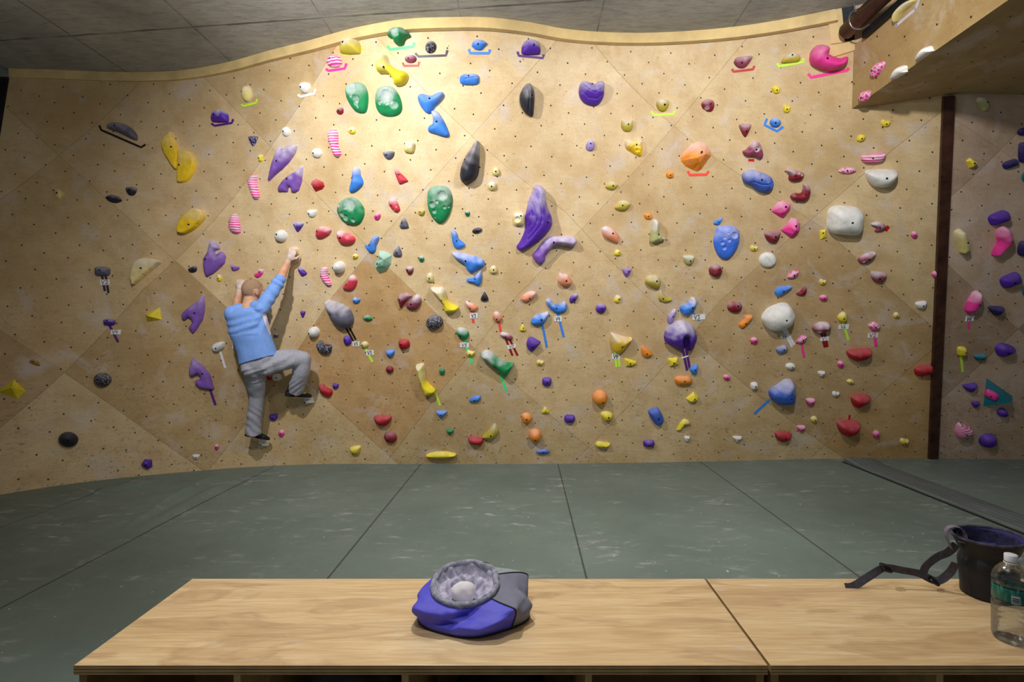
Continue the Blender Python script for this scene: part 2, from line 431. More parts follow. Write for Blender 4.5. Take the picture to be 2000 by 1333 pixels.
# ceiling
def ceil_mat():
    m, nt, b = new_mat('concrete_slab'); n = NB(nt); co = n.coord('Object'); s = n.sep(co)
    big = n.noise(co, 1.1, 6, .62, .3); fine = n.noise(n.mapping(co, scale=(2, 7, 1)), 4, 8, .7)
    col = n.ramp(big, [(.25, lin((150, 150, 148))), (.5, lin((182, 182, 179))), (.75, lin((204, 202, 198)))])
    col = n.mix(n.math('MULTIPLY', n.ramp(fine, [(.45, 0.0), (.7, 1.0)]), .45), col, lin((104, 102, 98)))
    xx = n.math('ABSOLUTE', n.math('SUBTRACT', n.math('FRACT', n.math('DIVIDE', n.math('ADD', s[0], 2.74), 1.11)), 0.0))
    xw = n.math('ADD', xx, n.math('MULTIPLY', n.noise(co, 4), .006))
    lx = n.ramp(xw, [(.006, 1.0), (.014, 0.0)])
    yy = n.math('ADD', s[1], n.math('ADD', n.math('MULTIPLY', s[0], .106), n.math('MULTIPLY', n.noise(co, 3), .03)))
    ly = n.ramp(n.math('ABSOLUTE', n.math('SUBTRACT', yy, 3.94)), [(.006, 1.0), (.014, 0.0)])
    ln = n.math('MAXIMUM', lx, n.math('MULTIPLY', ly, .8))
    ln = n.math('MULTIPLY', ln, n.ramp(n.noise(co, 2.3, 3), [(.35, .25), (.6, 1.0)]))
    col = n.mix(n.math('MULTIPLY', ln, .85), col, lin((34, 32, 28)))
    link(nt, col, b.inputs['Base Color']); b.inputs['Roughness'].default_value = .9
    link(nt, n.bump(n.math('SUBTRACT', fine, ln), .5, .01), b.inputs['Normal'])
    return m
M_CEIL = ceil_mat()
c = box('ceiling', -7.5, 7.5, -2.0, 6.5, HT, HT+.25, M_CEIL); tag(c, kind='structure')

# fascia board along the top of the wall
M_BOARD = plain('fascia_plywood', (226, 198, 140), .5, nscale=6, namt=.12)
def fascia():
    bm = bmesh.new(); bs = np.linspace(-4.71, 3.5, 140)
    P = Sxyz(bs, np.full(140, HT-.001)); Q = Sxyz(bs, np.full(140, HT-.085)); n = []
    rows = []
    for p, q in zip(P, Q):
        f = Vector((0, -.022, 0)); p = Vector(p); q = Vector((q[0], p[1], q[2]))
        rows.append([bm.verts.new(p), bm.verts.new(p+f), bm.verts.new(q+f), bm.verts.new(q+Vector((0, .02, 0)))])
    for a, c in zip(rows, rows[1:]):
        for i in range(3): bm.faces.new((a[i], c[i], c[i+1], a[i+1]))
    bmesh.ops.recalc_face_normals(bm, faces=bm.faces[:])
    o = bm_obj('trim_1', bm, M_BOARD); tag(o, kind='structure')
fascia()

# steel column between the two wall sections (follows the lean of the wall)
M_STEEL = plain('brown_painted_steel', (74, 44, 34), .45, .2, nscale=9, namt=.35, bump=.15, bscale=30)
def column(name, b0, b1, z0, z1, mat, out=.035):
    bm = bmesh.new(); zs = np.linspace(z0, z1, 12); rows = []
    for z in zs:
        p0 = Vector(Sxyz(np.array([b0]), np.array([z]))[0]); p1 = Vector(Sxyz(np.array([b1]), np.array([z]))[0])
        _, e1, e2, nn = wall_frame((b0+b1)/2, z)
        rows.append([bm.verts.new(p0-nn*.02), bm.verts.new(p0+nn*out), bm.verts.new(p1+nn*out), bm.verts.new(p1-nn*.02)])
    for a, c in zip(rows, rows[1:]):
        for i in range(4): bm.faces.new((a[i], a[(i+1) % 4], c[(i+1) % 4], c[i]))
    bm.faces.new(rows[0]); bm.faces.new(rows[-1][::-1])
    bmesh.ops.recalc_face_normals(bm, faces=bm.faces[:])
    o = bm_obj(name, bm, mat); return o
o = column('steel_column', 4.44, 4.535, 0.0, 3.235, M_STEEL); tag(o, 'brown painted steel column between the two climbing wall sections', 'column')
bm = bmesh.new(); 
o = box('wall_left', -5.5, -5.42, 3.2, 6.2, 0, HT, plain('dim_plaster', (120, 116, 112), .8)); tag(o, kind='structure')
def left_post():
    bm = bmesh.new(); rows = []
    for z in np.linspace(0, HT-.09, 8):
        p = Vector(Sxyz(np.array([-4.71]), np.array([z]))[0])
        rows.append([bm.verts.new(p+Vector(d)) for d in ((-.10, -.02, 0), (-.004, -.02, 0), (-.004, .08, 0), (-.10, .08, 0))])
    for a, c in zip(rows, rows[1:]):
        for i in range(4): bm.faces.new((a[i], a[(i+1) % 4], c[(i+1) % 4], c[i]))
    bm.faces.new(rows[0]); bm.faces.new(rows[-1][::-1]); bmesh.ops.recalc_face_normals(bm, faces=bm.faces[:])
    o = bm_obj('steel_post', bm, plain('dark_steel_and_gap', (26, 30, 36), .5, .3)); tag(o, 'dark steel post at the outer edge of the curved wall', 'post')
left_post()

# overhanging roof box on the right
def roof_box():
    zr, zt = 3.24, 3.655; x0 = 2.70; y1 = 1.2
    def wy(x, z):
        b = x
        for _ in range(60):
            q = Sxyz(np.array([b]), np.array([z]))[0]; b += .8*(x-q[0])
        return q[1]
    xs = np.linspace(x0, 4.6, 24); xt = np.concatenate([np.linspace(2.595, x0+.1, 3)[:2], np.linspace(x0+.1, 4.6, 22)])
    bm = bmesh.new()
    lo = [bm.verts.new((x, wy(x, zr)+.01, zr)) for x in xs]; hi = [bm.verts.new((x, wy(x, zt)+.01, zt)) for x in xt]
    lf = [bm.verts.new((x, y1, zr)) for x in xs]; hf = [bm.verts.new((x, y1, zt)) for x in xt]
    for i in range(len(xs)-1):
        bm.faces.new((lo[i], lo[i+1], lf[i+1], lf[i])); bm.faces.new((hi[i], hf[i], hf[i+1], hi[i+1])); bm.faces.new((lf[i], lf[i+1], hf[i+1], hf[i])); bm.faces.new((lo[i], hi[i], hi[i+1], lo[i+1]))
    bm.faces.new((lo[0], lf[0], hf[0], hi[0])); bm.faces.new((lo[-1], hi[-1], hf[-1], lf[-1]))
    bmesh.ops.recalc_face_normals(bm, faces=bm.faces[:])
    uf = bm.loops.layers.uv.new('flat'); up = bm.loops.layers.uv.new('panel')
    for f in bm.faces:
        nx = abs(f.normal.x) > .7
        for l in f.loops:
            v = l.vert.co
            u, w = (v.y, v.z+20) if nx else (v.x+9, v.y+20)
            l[uf].uv = (u, w); l[up].uv = (2.5+.001*u, 3.5+.001*w)
    o = bm_obj('roof_volume', bm, None)
    return o
RB = roof_box()
M_ROOF = plywood('roof_plywood', 21, {0: T(.9), 2*8+3: T(.88, .84, .74)}, (190, 166, 124), .3)
RB.data.materials.append(M_ROOF); RB.name = 'wall_overhang'; tag(RB, kind='structure')
# painted steel beam running above the overhang, its hanger wire, and the dark gap board
b_e = empty('roof_beam', (2.55, 2.5, 3.72)); tag(b_e, 'brown steel pipe beam under the concrete ceiling beside the plywood overhang', 'beam')
bm = bmesh.new(); tube_bm(bm, [(2.50, 3.99, 3.735), (2.50, 2.6, 3.735), (2.50, 1.0, 3.735)], [.060]*3, 20, (True, True)); o = bm_obj('pipe', bm, M_STEEL, b_e, True); o.matrix_parent_inverse = Matrix.Translation(b_e.location).inverted()
bm = bmesh.new(); add_box(bm, 2.562, 2.594, 1.0, 3.90, 3.625, 3.675); o = bm_obj('flange', bm, plain('dark_steel_and_gap', (26, 30, 36)), b_e); o.matrix_parent_inverse = Matrix.Translation(b_e.location).inverted()
M_WIRE = plain('steel_wire', (170, 170, 172), .35, .8)
w_e = empty('hanger_wire', (2.45, 3.6, 3.75)); tag(w_e, 'loose loop of steel hanger wire around the brown beam end', 'wire')
for pts in ([(2.49, 3.88, 3.89), (2.49, 3.88, 3.70)], [(2.57, 3.86, 3.79), (2.51, 3.85, 3.82), (2.44, 3.84, 3.78), (2.415, 3.82, 3.71), (2.44, 3.82, 3.66), (2.50, 3.82, 3.65), (2.56, 3.82, 3.68)]):
    bm = bmesh.new(); c = [Vector(p) for p in catmull(pts, 6)]; tube_bm(bm, c, [.0055]*len(c), 8); o = bm_obj('wire_strand', bm, M_WIRE, w_e, True); o.matrix_parent_inverse = Matrix.Translation(w_e.location).inverted()
# ------------------------------------------------------------------ climbing holds
SHP = dict(
    h=[(-1,-.75),(-.55,-1),(.55,-1),(1,-.75),(.88,.1),(.5,.78),(0,1),(-.5,.78),(-.88,.1)],
    n=[(-1,.8),(-1,.0),(-.75,-.65),(-.25,-1),(.3,-.95),(.8,-.55),(1,.05),(.98,.85),(.5,1),(-.5,1)],
    t=[(-1,-.85),(0,-1),(1,-.85),(.62,.25),(0,1),(-.62,.25)],
    u=[(0,-1),(.45,-.5),(1,.5),(.7,1),(-.7,1),(-1,.5),(-.45,-.5)],
    e=[(0,-1),(.6,-.7),(.95,0),(.9,.6),(.4,1),(-.4,1),(-.9,.6),(-.95,0),(-.6,-.7)],
    l=[(-1,.15),(-.4,-.75),(.4,-.8),(1,-.1),(.4,.75),(-.4,.8)],
    p=[(-1,-.3),(-.1,-1),(1,-.35),(.7,.8),(-.4,1)],
    b=[(-1,-.75),(.7,-1),(1,.6),(-.7,1)],
    c=[(-1,-.2),(-.55,-1),(.2,-.7),(1,-.5),(.8,.5),(.1,1),(-.8,.7)],
    d=[(-1,-.6),(1,-1),(.9,.5),(.2,1),(-.8,.7)],
)
def unit(s):
    if s == 'o': return [(math.cos(a), math.sin(a)) for a in np.linspace(0, 2*math.pi, 20, endpoint=False)]
    if s == 'q': return [(math.copysign(abs(math.cos(a))**.6, math.cos(a)), math.copysign(abs(math.sin(a))**.6, math.sin(a))) for a in np.linspace(0, 2*math.pi, 24, endpoint=False)]
    return SHP[s]
HOLDS = []
def W(x0, x1, y0, y1, shp='o', rot=0):
    """outline that fills a box on the photo"""
    cx, cy, w, h = (x0+x1)/2, (y0+y1)/2, (x1-x0)/2, (y1-y0)/2
    u = unit(shp)
    if rot:
        r = math.radians(rot); u2 = [(x*w*1.0, y*h*1.0) for x, y in u]
        u2 = [(x*math.cos(r)-y*math.sin(r), x*math.sin(r)+y*math.cos(r)) for x, y in u2]
        mx = max(abs(x) for x, y in u2); my = max(abs(y) for x, y in u2)
        return [(cx+x, cy+y) for x, y in u2]
    return [(cx+x*w, cy+y*h) for x, y in u]
def K(ox, oy, s, *p):
    return [(ox+a/s, oy+b/s) for a, b in p]
def H(col, desc, out, prof='dome', H=None, sharp=False, chalk=.5, bolt=None, lm=None, mk='', pits=(), dz=0, tilt=.25, rough=.55, cat='climbing hold', name='climbing_hold', on=None, label=None, apex=None, nobolt=False, group=None, grooves=()):
    HOLDS.append(dict(col=col, desc=desc, out=out, prof=prof, H=H, sharp=sharp, chalk=chalk, bolt=bolt, lm=lm, mk=mk, pits=pits, tilt=tilt, rough=rough, cat=cat, name=name, on=on, label=label, apex=apex, nobolt=nobolt, group=group, grooves=grooves))
A1 = lambda *p: K(0, 0, 4.444, *p)
A2 = lambda *p: K(400, 0, 4.444, *p)
A3 = lambda *p: K(800, 0, 4.444, *p)
A4 = lambda *p: K(1200, 0, 4.444, *p)
A5 = lambda *p: K(1550, 0, 4.444, *p)
B1 = lambda *p: K(0, 250, 4.444, *p)
B2 = lambda *p: K(400, 220, 5.697, *p)
B3 = lambda *p: K(700, 220, 5.697, *p)
B4 = lambda *p: K(1000, 220, 5.697, *p)
B5 = lambda *p: K(1300, 220, 5.697, *p)
C0 = lambda *p: K(0, 450, 5.697, *p)
C1 = lambda *p: K(340, 430, 6.667, *p)
C2 = lambda *p: K(600, 430, 6.667, *p)
C3 = lambda *p: K(860, 430, 6.667, *p)
C4 = lambda *p: K(1130, 430, 6.667, *p)
C5 = lambda *p: K(1400, 430, 6.667, *p)
C6 = lambda *p: K(1660, 430, 5.873, *p)
D0 = lambda *p: K(0, 650, 4.04, *p)
D1 = lambda *p: K(340, 600, 4.04, *p)
D2 = lambda *p: K(600, 600, 6.667, *p)
D3 = lambda *p: K(860, 600, 6.667, *p)
D4 = lambda *p: K(1130, 600, 6.667, *p)
D5 = lambda *p: K(1400, 600, 6.667, *p)
D6 = lambda *p: K(1660, 600, 5.873, *p)
E2 = lambda *p: K(600, 750, 6.667, *p)
E3 = lambda *p: K(860, 750, 6.667, *p)
E4 = lambda *p: K(1130, 750, 6.667, *p)
E5 = lambda *p: K(1400, 750, 6.667, *p)
E6 = lambda *p: K(1660, 720, 5.873, *p)
def P1(f, x, y): return f((x, y))[0]
def PT(f, *l):  # pits: (x, y, radius) in a detail view
    r = []
    for x, y, q in l:
        a = f((x, y))[0]; bq = f((x+q, y))[0]; r.append((a[0], a[1], bq[0]-a[0]))
    return r
S_ = 'small '
# top row and upper left
H('olive', 'olive domed hold', W(667,705,74,107,'n'), chalk=.8, bolt=(678,85), lm='the lime bracket hold', label='olive half-dome hold sitting on a lime tape bracket high near the fascia board')
H('pink', 'pink ribbed dome hold', W(640,669,107,132,'e'), mk='stripe', bolt=(651,116), chalk=.3, label='pink ribbed dome hold over a pink tape bracket below the fascia board')
H('green', 'green cup hold', A2((1605,330),(1625,270),(1690,245),(1745,255),(1790,315),(1745,345),(1725,390),(1680,400),(1655,375),(1645,340)), H=.11, pits=PT(A2,(1692,300,38)), chalk=.35, lm='the green cup hold', label='green hollow cup hold at the very top over a mint tape bracket', nobolt=True)
H('black', 'black speckled oval hold', W(831,852,80,105,'o',15), mk='speckle', chalk=.3, bolt=(840,90), label='black speckled oval hold at the very top over a wide charcoal bracket')
H('mauve', 'maroon dome', W(791,814,107,124,'o'), bolt=(800,115), label='small maroon dome hold on a red tape bracket beside the green cup hold')
H('blue', 'blue bulb hold', A3((540,395),(560,350),(600,343),(640,352),(672,380),(650,410),(620,438),(580,435),(550,415)), chalk=.45, bolt=(934,88), label='blue bulb hold at the very top over a blue tape bracket')
H('purple', 'purple half-dome hold', W(1019,1055,77,108,'n'), chalk=.55, bolt=(1039,91), label='purple half-dome hold at the very top over a purple tape bracket')
H('yellow', 'yellow hourglass hold', A2((1500,560),(1510,530),(1555,482),(1590,490),(1612,555),(1670,600),(1750,630),(1770,670),(1740,730),(1690,750),(1655,740),(1650,705),(1600,645),(1525,640),(1505,600)), H=.10, bolt=(760,135), lm='the yellow hourglass hold', label='yellow hourglass-shaped hold tilted above the two green crater holds')
H('green', 'green crater hold', A2((1230,770),(1260,730),(1330,713),(1390,740),(1418,810),(1420,900),(1405,970),(1370,988),(1310,970),(1265,910),(1235,840)), prof='flat', H=.055, pits=PT(A2,(1300,775,45),(1345,865,30),(1300,840,14),(1352,930,14),(1340,900,22)), chalk=.3, nobolt=True, lm='the narrow green crater hold', label='narrower of the paired green crater holds, under the pink ribbed dome')
H('green', 'green crater hold', A2((1490,810),(1520,760),(1580,745),(1640,760),(1690,830),(1715,920),(1700,985),(1640,1015),(1560,1010),(1505,970),(1483,890)), prof='flat', H=.055, pits=PT(A2,(1600,850,62),(1660,915,35),(1545,900,18),(1602,910,13)), chalk=.4, nobolt=True, lm='the wide green crater hold', label='wider of the paired green crater holds, directly under the yellow hourglass hold')
H('maroon', 'maroon dome', W(659,672,209,224,'e',20))
H('white', 'white dome', W(586,608,161,183,'e',180), bolt=(594,172), chalk=.1, lm='the white hold on a white bracket', label='white dome hold sitting on a white tape bracket high on the wall')
H('pale', 'pale yellow finger hold', W(475,493,168,200,'o'), H=.05, bolt=(479,181), label='upright pale yellow finger hold on a lime bracket, high above the butterfly holds')
H('purple', 'purple half-dome hold', W(416,447,215,240,'n'), chalk=.6, bolt=(427,227), lm='the purple half-dome on a purple bracket', label='purple half-dome hold on a purple bracket between dark ledge and pale finger hold')
H('dpurple', 'dark purple pocketed hold', W(487,504,266,286,'t'), mk='speckle', chalk=.15, label='dark purple pocketed triangular hold above the purple butterfly holds')
H('white', 'white dome', W(552,568,248,267,'o'), bolt=(559,258), chalk=.1)
H('pink', 'pink striped finger', B2((1385,230),(1420,190),(1470,190),(1490,260),(1490,370),(1520,440),(1515,480),(1480,500),(1440,470),(1415,390),(1390,310)), mk='stripe', H=.055, chalk=.3, bolt=P1(B2,1410,322), label='pink and white striped finger hold below the narrow green crater hold')
H('yellow', 'yellow chip', W(681,696,248,262,'e',20), chalk=.7)
H('pale', 'pale yellow pocket', W(790,811,276,300,'q',10), pits=[(803,285,4)], bolt=(793,281))
H('yellow', 'yellow chip', W(505,514,302,316,'q'))
H('white', 'white dome', W(610,630,290,309,'o',25), bolt=(617,300), chalk=.1)
H('violet', 'violet butterfly hold', B2((710,775),(715,730),(745,600),(780,500),(810,420),(850,390),(888,390),(868,420),(880,452),(903,430),(908,385),(960,360),(1035,358),(1040,375),(1010,460),(940,560),(870,630),(800,690)), H=.05, chalk=.55, bolt=P1(B2,838,545), sharp=True, prof='flat', lm='the upper butterfly hold', label='violet butterfly-wing hold with two long points, upper of the facing pair')
H('violet', 'violet butterfly hold', B2((1092,585),(1098,650),(1080,780),(1050,870),(1010,895),(970,885),(965,840),(945,825),(932,850),(928,885),(820,885),(830,820),(880,750),(950,690),(1040,640)), H=.05, chalk=.6, bolt=P1(B2,948,740), sharp=True, prof='flat', lm='the lower butterfly hold', label='violet butterfly-wing hold with notch at its base, lower of the facing pair')
H('pink', 'pink striped finger', B2((495,760),(530,700),(570,690),(590,720),(585,780),(600,860),(615,920),(605,960),(570,968),(540,940),(515,870),(500,810)), mk='stripe', H=.05, chalk=.3, bolt=P1(B2,502,800), label='pink and white striped finger hold beside the lower butterfly hold')
H('pink', 'pink striped finger', [(448,443),(451,425),(458,418),(465,421),(468,432),(471,448),(469,456),(460,457),(452,452)], mk='stripe', H=.05, chalk=.3, bolt=(452,435), label='pink and white striped finger hold beside the thick yellow oval')
H('red', 'red faceted hold', B2((1200,760),(1240,735),(1320,775),(1335,820),(1310,855),(1235,885),(1215,850),(1198,810)), prof='bevel', sharp=True, chalk=.5, bolt=P1(B2,1218,800), label='bright red faceted hold with a chalk stripe beside the lower butterfly hold')
H('blue', 'blue teardrop hold', B2((1695,597),(1730,630),(1740,700),(1765,760),(1760,810),(1700,870),(1650,893),(1618,880),(1620,830),(1640,760),(1650,680),(1670,615)), chalk=.5, bolt=P1(B2,1665,728), lm='the blue teardrop over the round crater', label='blue teardrop hold standing directly above the round green crater hold')
H('green', 'green crater hold', B2((1480,1090),(1500,1010),(1560,955),(1650,942),(1720,980),(1770,1060),(1778,1140),(1745,1220),(1690,1255),(1610,1250),(1540,1205),(1500,1150)), prof='flat', H=.06, pits=PT(B2,(1525,1035,18),(1600,1065,16),(1600,1168,34),(1680,1195,24),(1650,1030,60),(1560,1130,26)), chalk=.35, nobolt=True, lm='the round green crater hold', label='round green crater hold under the blue teardrop')
H('pink', 'pink knob', W(732,744,415,430,'e',30))
H('white', 'white dome', W(601,620,410,425,'h'), bolt=(607,418), chalk=.15)
H('purple', 'purple half-moon chip', W(573,593,434,453,'t',5), chalk=.5, bolt=(579,440))
H('pinkred', 'red jug', C2((120,180),(140,110),(190,85),(260,95),(310,120),(318,150),(280,200),(210,240),(150,240),(122,215)), chalk=.6, bolt=P1(C2,164,145))
H('pinkred', 'red half-moon jug', C2((400,160),(420,140),(480,150),(560,175),(620,225),(630,270),(590,315),(510,328),(440,300),(405,240)), chalk=.7, bolt=P1(C2,475,228))
H('grey', 'grey half-dome', W(749,771,295,312,'h'), chalk=.4, bolt=(758,303))
H('pinkred', 'red shark-fin hold', B3((402,605),(410,602),(470,670),(552,755),(530,775),(475,797),(450,785),(425,720),(405,660)), chalk=.5, bolt=P1(B3,463,690), label='pinkish red shark-fin hold below the grey half-dome')
H('pinkred', 'red pocketed hold', B3((340,1000),(370,958),(420,965),(455,1040),(465,1085),(430,1112),(390,1090),(352,1045)), chalk=.6, pits=PT(B3,(435,1045,10),(408,1082,12)), bolt=P1(B3,385,1032))
H('olive', 'olive chip', W(817,830,408,422,'c'), bolt=(822,414))
H('grey', 'grey wedge hold', W(781,798,424,446,'u'), chalk=.35, bolt=(787,435))
H('green', 'green crater hold', B3((770,900),(810,830),(900,808),(990,830),(1035,890),(1048,980),(1030,1090),(990,1180),(930,1235),(860,1215),(800,1130),(768,1020)), prof='flat', H=.06, pits=PT(B3,(945,920,56),(835,1020,36),(890,990,22),(858,1095,28),(970,1050,22),(1010,1045,15),(865,1160,12)), chalk=.35, nobolt=True, lm='the tall green crater hold', label='tall oval green crater hold standing alone in the middle of the wall')
H('black', 'black teardrop hold', B3((1295,330),(1320,312),(1345,330),(1352,420),(1348,560),(1342,660),(1310,740),(1250,785),(1200,795),(1150,770),(1130,700),(1140,620),(1160,560),(1190,490),(1240,420)), H=.13, chalk=.4, bolt=P1(B3,1198,524), lm='the big black teardrop', label='big black teardrop hold with the narrow end up, next to the tall green crater')
H('pale', 'pale yellow knob', W(961,977,327,344,'e'), bolt=(968,335), chalk=.4)
H('pale', 'pale yellow knob', W(952,970,355,373,'o'), bolt=(960,364), chalk=.6)
H('green', 'green knob', W(908,918,411,423,'o'))
H('pale', 'pale yellow pocket', W(1002,1025,415,442,'q'), pits=[(1010,428,6)], bolt=(1016,421), chalk=.5)
H('purple', 'big purple crescent', [(1041,374),(1041,366),(1046,362),(1051,361),(1060,366),(1065,374.5),(1065,387),(1070,406),(1077,424),(1078,438),(1070,454),(1052,470.5),(1032.5,484),(1019,490),(1011.5,488),(1009,481),(1016,470.5),(1025,449.5),(1026.5,430),(1026,422),(1033,388.5)], H=.13, chalk=.45, bolt=P1(B4,367,1210), mk='', lm='the big purple crescent', grooves=[B4((240,890),(270,980),(295,1080),(303,1170),(285,1240),(220,1330),(160,1400)), B4((205,1010),(235,1100),(250,1180),(225,1260),(160,1350)), B4((190,1060),(205,1140),(195,1220),(150,1300))], label='big purple crescent hold with carved curved grooves in mid wall')
H('violet', 'violet boomerang', C3((1205,440),(1250,390),(1320,290),(1390,225),(1470,200),(1600,210),(1720,215),(1765,250),(1765,300),(1730,340),(1680,350),(1560,325),(1480,340),(1420,400),(1375,460),(1360,530),(1310,575),(1260,570),(1210,500)), H=.085, chalk=.55, bolt=P1(C3,1450,278), lm='the violet boomerang', label='violet boomerang-shaped rail hold just under the big purple crescent')
H('black', 'dark oval hold', W(922,942,445,456,'o',-15), chalk=.2)
H('blue', 'blue teardrop hold', C3((140,150),(180,130),(220,170),(240,240),(320,310),(310,345),(250,375),(190,360),(160,300),(150,230)), chalk=.3, bolt=P1(C3,222,265), label='blue teardrop hold directly above the long blue horn hold')
H('blue', 'long blue horn hold', C3((155,430),(200,415),(300,430),(420,460),(540,500),(580,560),(570,600),(500,640),(440,680),(390,685),(340,640),(310,580),(220,520),(175,475)), H=.07, chalk=.5, bolt=P1(C3,340,517), lm='the long blue horn hold', label='long blue horn-shaped hold with two bulges in mid wall')
H('blue', 'blue triangle hold', C3((520,650),(540,680),(540,790),(520,840),(480,852),(420,820),(350,800),(350,765),(420,755),(470,700)), chalk=.5, bolt=P1(C3,455,760), label='blue triangular hold touching the underside of the long blue horn')
H('pale', 'pale yellow knob', W(956,972,519,535,'e'), bolt=(964,526), chalk=.5)
H('black', 'black wedge hold', W(939,954,570,588,'u'), chalk=.1)
H('salmon', 'salmon horned hold', C3((1530,790),(1550,690),(1590,700),(1650,710),(1690,760),(1712,800),(1700,840),(1640,870),(1570,850)), H=.07, chalk=.75, bolt=P1(C3,1625,778), lm='the salmon horned hold', label='chalky salmon hold with a little horn below the violet boomerang')
H('salmon', 'salmon jug', C3((1045,1030),(1090,970),(1160,930),(1230,930),(1245,960),(1210,1020),(1150,1060),(1100,1072)), chalk=.5, bolt=P1(C3,1160,1012))
H('purple', 'purple crimp', W(1109,1131,575,590,'l',-45), chalk=.45)
H('salmon', 'salmon jug', C3((325,1080),(350,1055),(400,1080),(470,1110),(490,1140),(460,1185),(400,1188),(355,1150)), chalk=.6, bolt=P1(C3,388,1140))
H('salmon', 'salmon jug', C3((685,1240),(710,1195),(760,1200),(800,1255),(805,1285),(780,1325),(720,1320),(690,1285)), chalk=.5, bolt=P1(C3,735,1280))
H('blue', 'blue two-horned jug', C3((1375,1050),(1400,1025),(1440,1035),(1480,1090),(1560,1100),(1600,1060),(1640,1080),(1650,1150),(1620,1195),(1520,1215),(1430,1160),(1390,1100)), chalk=.6, bolt=P1(C3,1505,1140), lm='the blue two-horned jug', label='blue two-horned jug with a V4 card hanging below it in mid wall')
H('blue', 'blue shark jug', D3((1175,200),(1220,120),(1290,85),(1350,75),(1390,55),(1415,80),(1390,150),(1350,210),(1290,240),(1220,235)), chalk=.6, bolt=P1(D3,1305,148), label='chalky blue shark-nosed jug with one plain blue tape below it')
H('yellow', 'yellow chip', W(1015,1027,633,647,'u'), bolt=(1022,640))
H('purple', 'purple block hold', D3((1120,480),(1150,395),(1200,390),(1290,440),(1305,465),(1260,520),(1200,578),(1150,560)), H=.06, prof='bevel', chalk=.08, bolt=P1(D3,1190,503))
H('yellow', 'yellow chip', W(1048,1062,703,714,'c'))
H('purple', 'purple knob', W(1059,1077,737,754,'q'), chalk=.08)
H('mauve', 'maroon eye hold', D3((775,355),(800,325),(860,335),(920,370),(945,400),(920,425),(860,420),(800,390)), chalk=.7, bolt=P1(D3,845,382), lm='the maroon hold with twin dark red tapes', label='chalky maroon hold with twin dark red tapes below a salmon jug')
H('green', 'green jug', D3((205,320),(230,275),(290,268),(350,300),(375,345),(365,395),(310,422),(250,400),(220,365)), chalk=.6, bolt=P1(D3,268,358), label='chalky green jug with a V5 card and mint tape under it')
H('yellow', 'yellow chip', W(911,927,684,697,'c'), on=None)
H('green', 'big green wedge hold', D3((520,620),(560,570),(620,560),(690,600),(780,670),(880,720),(940,715),(955,740),(900,850),(850,900),(800,885),(740,820),(640,740),(560,670)), H=.10, chalk=.6, bolt=P1(D3,715,750), lm='the big green wedge hold', label='big green wedge hold with a flared end and a plain mint tape')
H('blue', 'blue chip', E3((375,205),(430,165),(500,148),(525,160),(522,205),(490,230),(400,235)), chalk=.1, bolt=P1(E3,447,205))
H('yellow', 'yellow spike jug', C2((1615,890),(1640,870),(1700,880),(1760,872),(1800,920),(1820,1020),(1880,1090),(1960,1120),(1975,1145),(1930,1190),(1830,1200),(1785,1170),(1770,1090),(1700,1000)), H=.085, chalk=.65, bolt=P1(C2,1765,1020), lm='the slanting yellow boot hold', label='slanting yellow and white boot-shaped hold above the black speckled round hold')
H('pale', 'pale yellow knob', W(832,848,533,551,'e'), bolt=(840,543), chalk=.5)
H('maroon', 'maroon hooked hold', C2((1180,1010),(1215,965),(1290,945),(1370,978),(1330,1020),(1275,1085),(1220,1150),(1195,1080)), chalk=.4, bolt=P1(C2,1222,1027), label='maroon pointed hold overlapping its rounder twin')
H('mauve', 'maroon half-moon hold', C2((1285,1110),(1340,1035),(1420,972),(1480,1000),(1485,1070),(1450,1140),(1400,1165),(1330,1155)), chalk=.7, bolt=P1(C2,1370,1083), lm='the maroon twin holds', label='chalky maroon round hold, the fuller of the overlapping maroon twins')
H('black', 'black speckled hold', D2((1548,200),(1590,130),(1660,95),(1720,110),(1765,165),(1765,225),(1720,270),(1640,285),(1570,265)), mk='speckle', H=.07, chalk=.15, nobolt=True, lm='the black speckled round hold', label='black speckled round hold below the slanting yellow boot hold')
H('green', 'green knob', W(818,829,500,512,'o'))
H('maroon', 'maroon dome', W(793,808,521,537,'h'), bolt=(798,527))
H('grey', 'grey wedge hold', W(769,786,479,501,'u',5), chalk=.4)
H('blue', 'blue fang hold', C2((755,330),(800,320),(850,240),(880,210),(940,215),(930,270),(905,330),(895,400),(850,432),(800,405)), chalk=.25, bolt=P1(C2,828,322), label='blue fang-shaped hold touching the mint faceted hold')
H('mint', 'mint faceted hold', C2((875,570),(930,500),(935,405),(980,398),(1050,420),(1100,460),(1095,570),(1050,630),(955,700),(905,655)), H=.10, prof='facet', sharp=True, chalk=.3, bolt=P1(C2,945,557), lm='the mint faceted hold', label='mint green star-faceted hold at the panel corner')
H('yellow', 'yellow chip', W(688,700,496,506,'e',-20))
H('white', 'white ball hold', W(653,675,510,533,'o'), H=.09, bolt=(659,521), chalk=.2)
H('pink', 'pink striped finger', C2((175,690),(200,620),(265,625),(275,700),(300,780),(322,830),(310,855),(265,850),(220,800),(190,750)), mk='stripe', H=.05, chalk=.35, bolt=P1(C2,207,728), label='pink and white striped finger hold beside the white ball hold')
H('pinkred', 'red half-moon jug', C2((470,885),(530,790),(570,720),(620,725),(655,790),(640,860),(600,910),(540,920)), chalk=.8, bolt=P1(C2,542,832))
H('blue', 'blue chip', W(689,704,581,593,'c'))
H('green', 'green crimp', W(709,728,615,628,'l',15), chalk=.3)
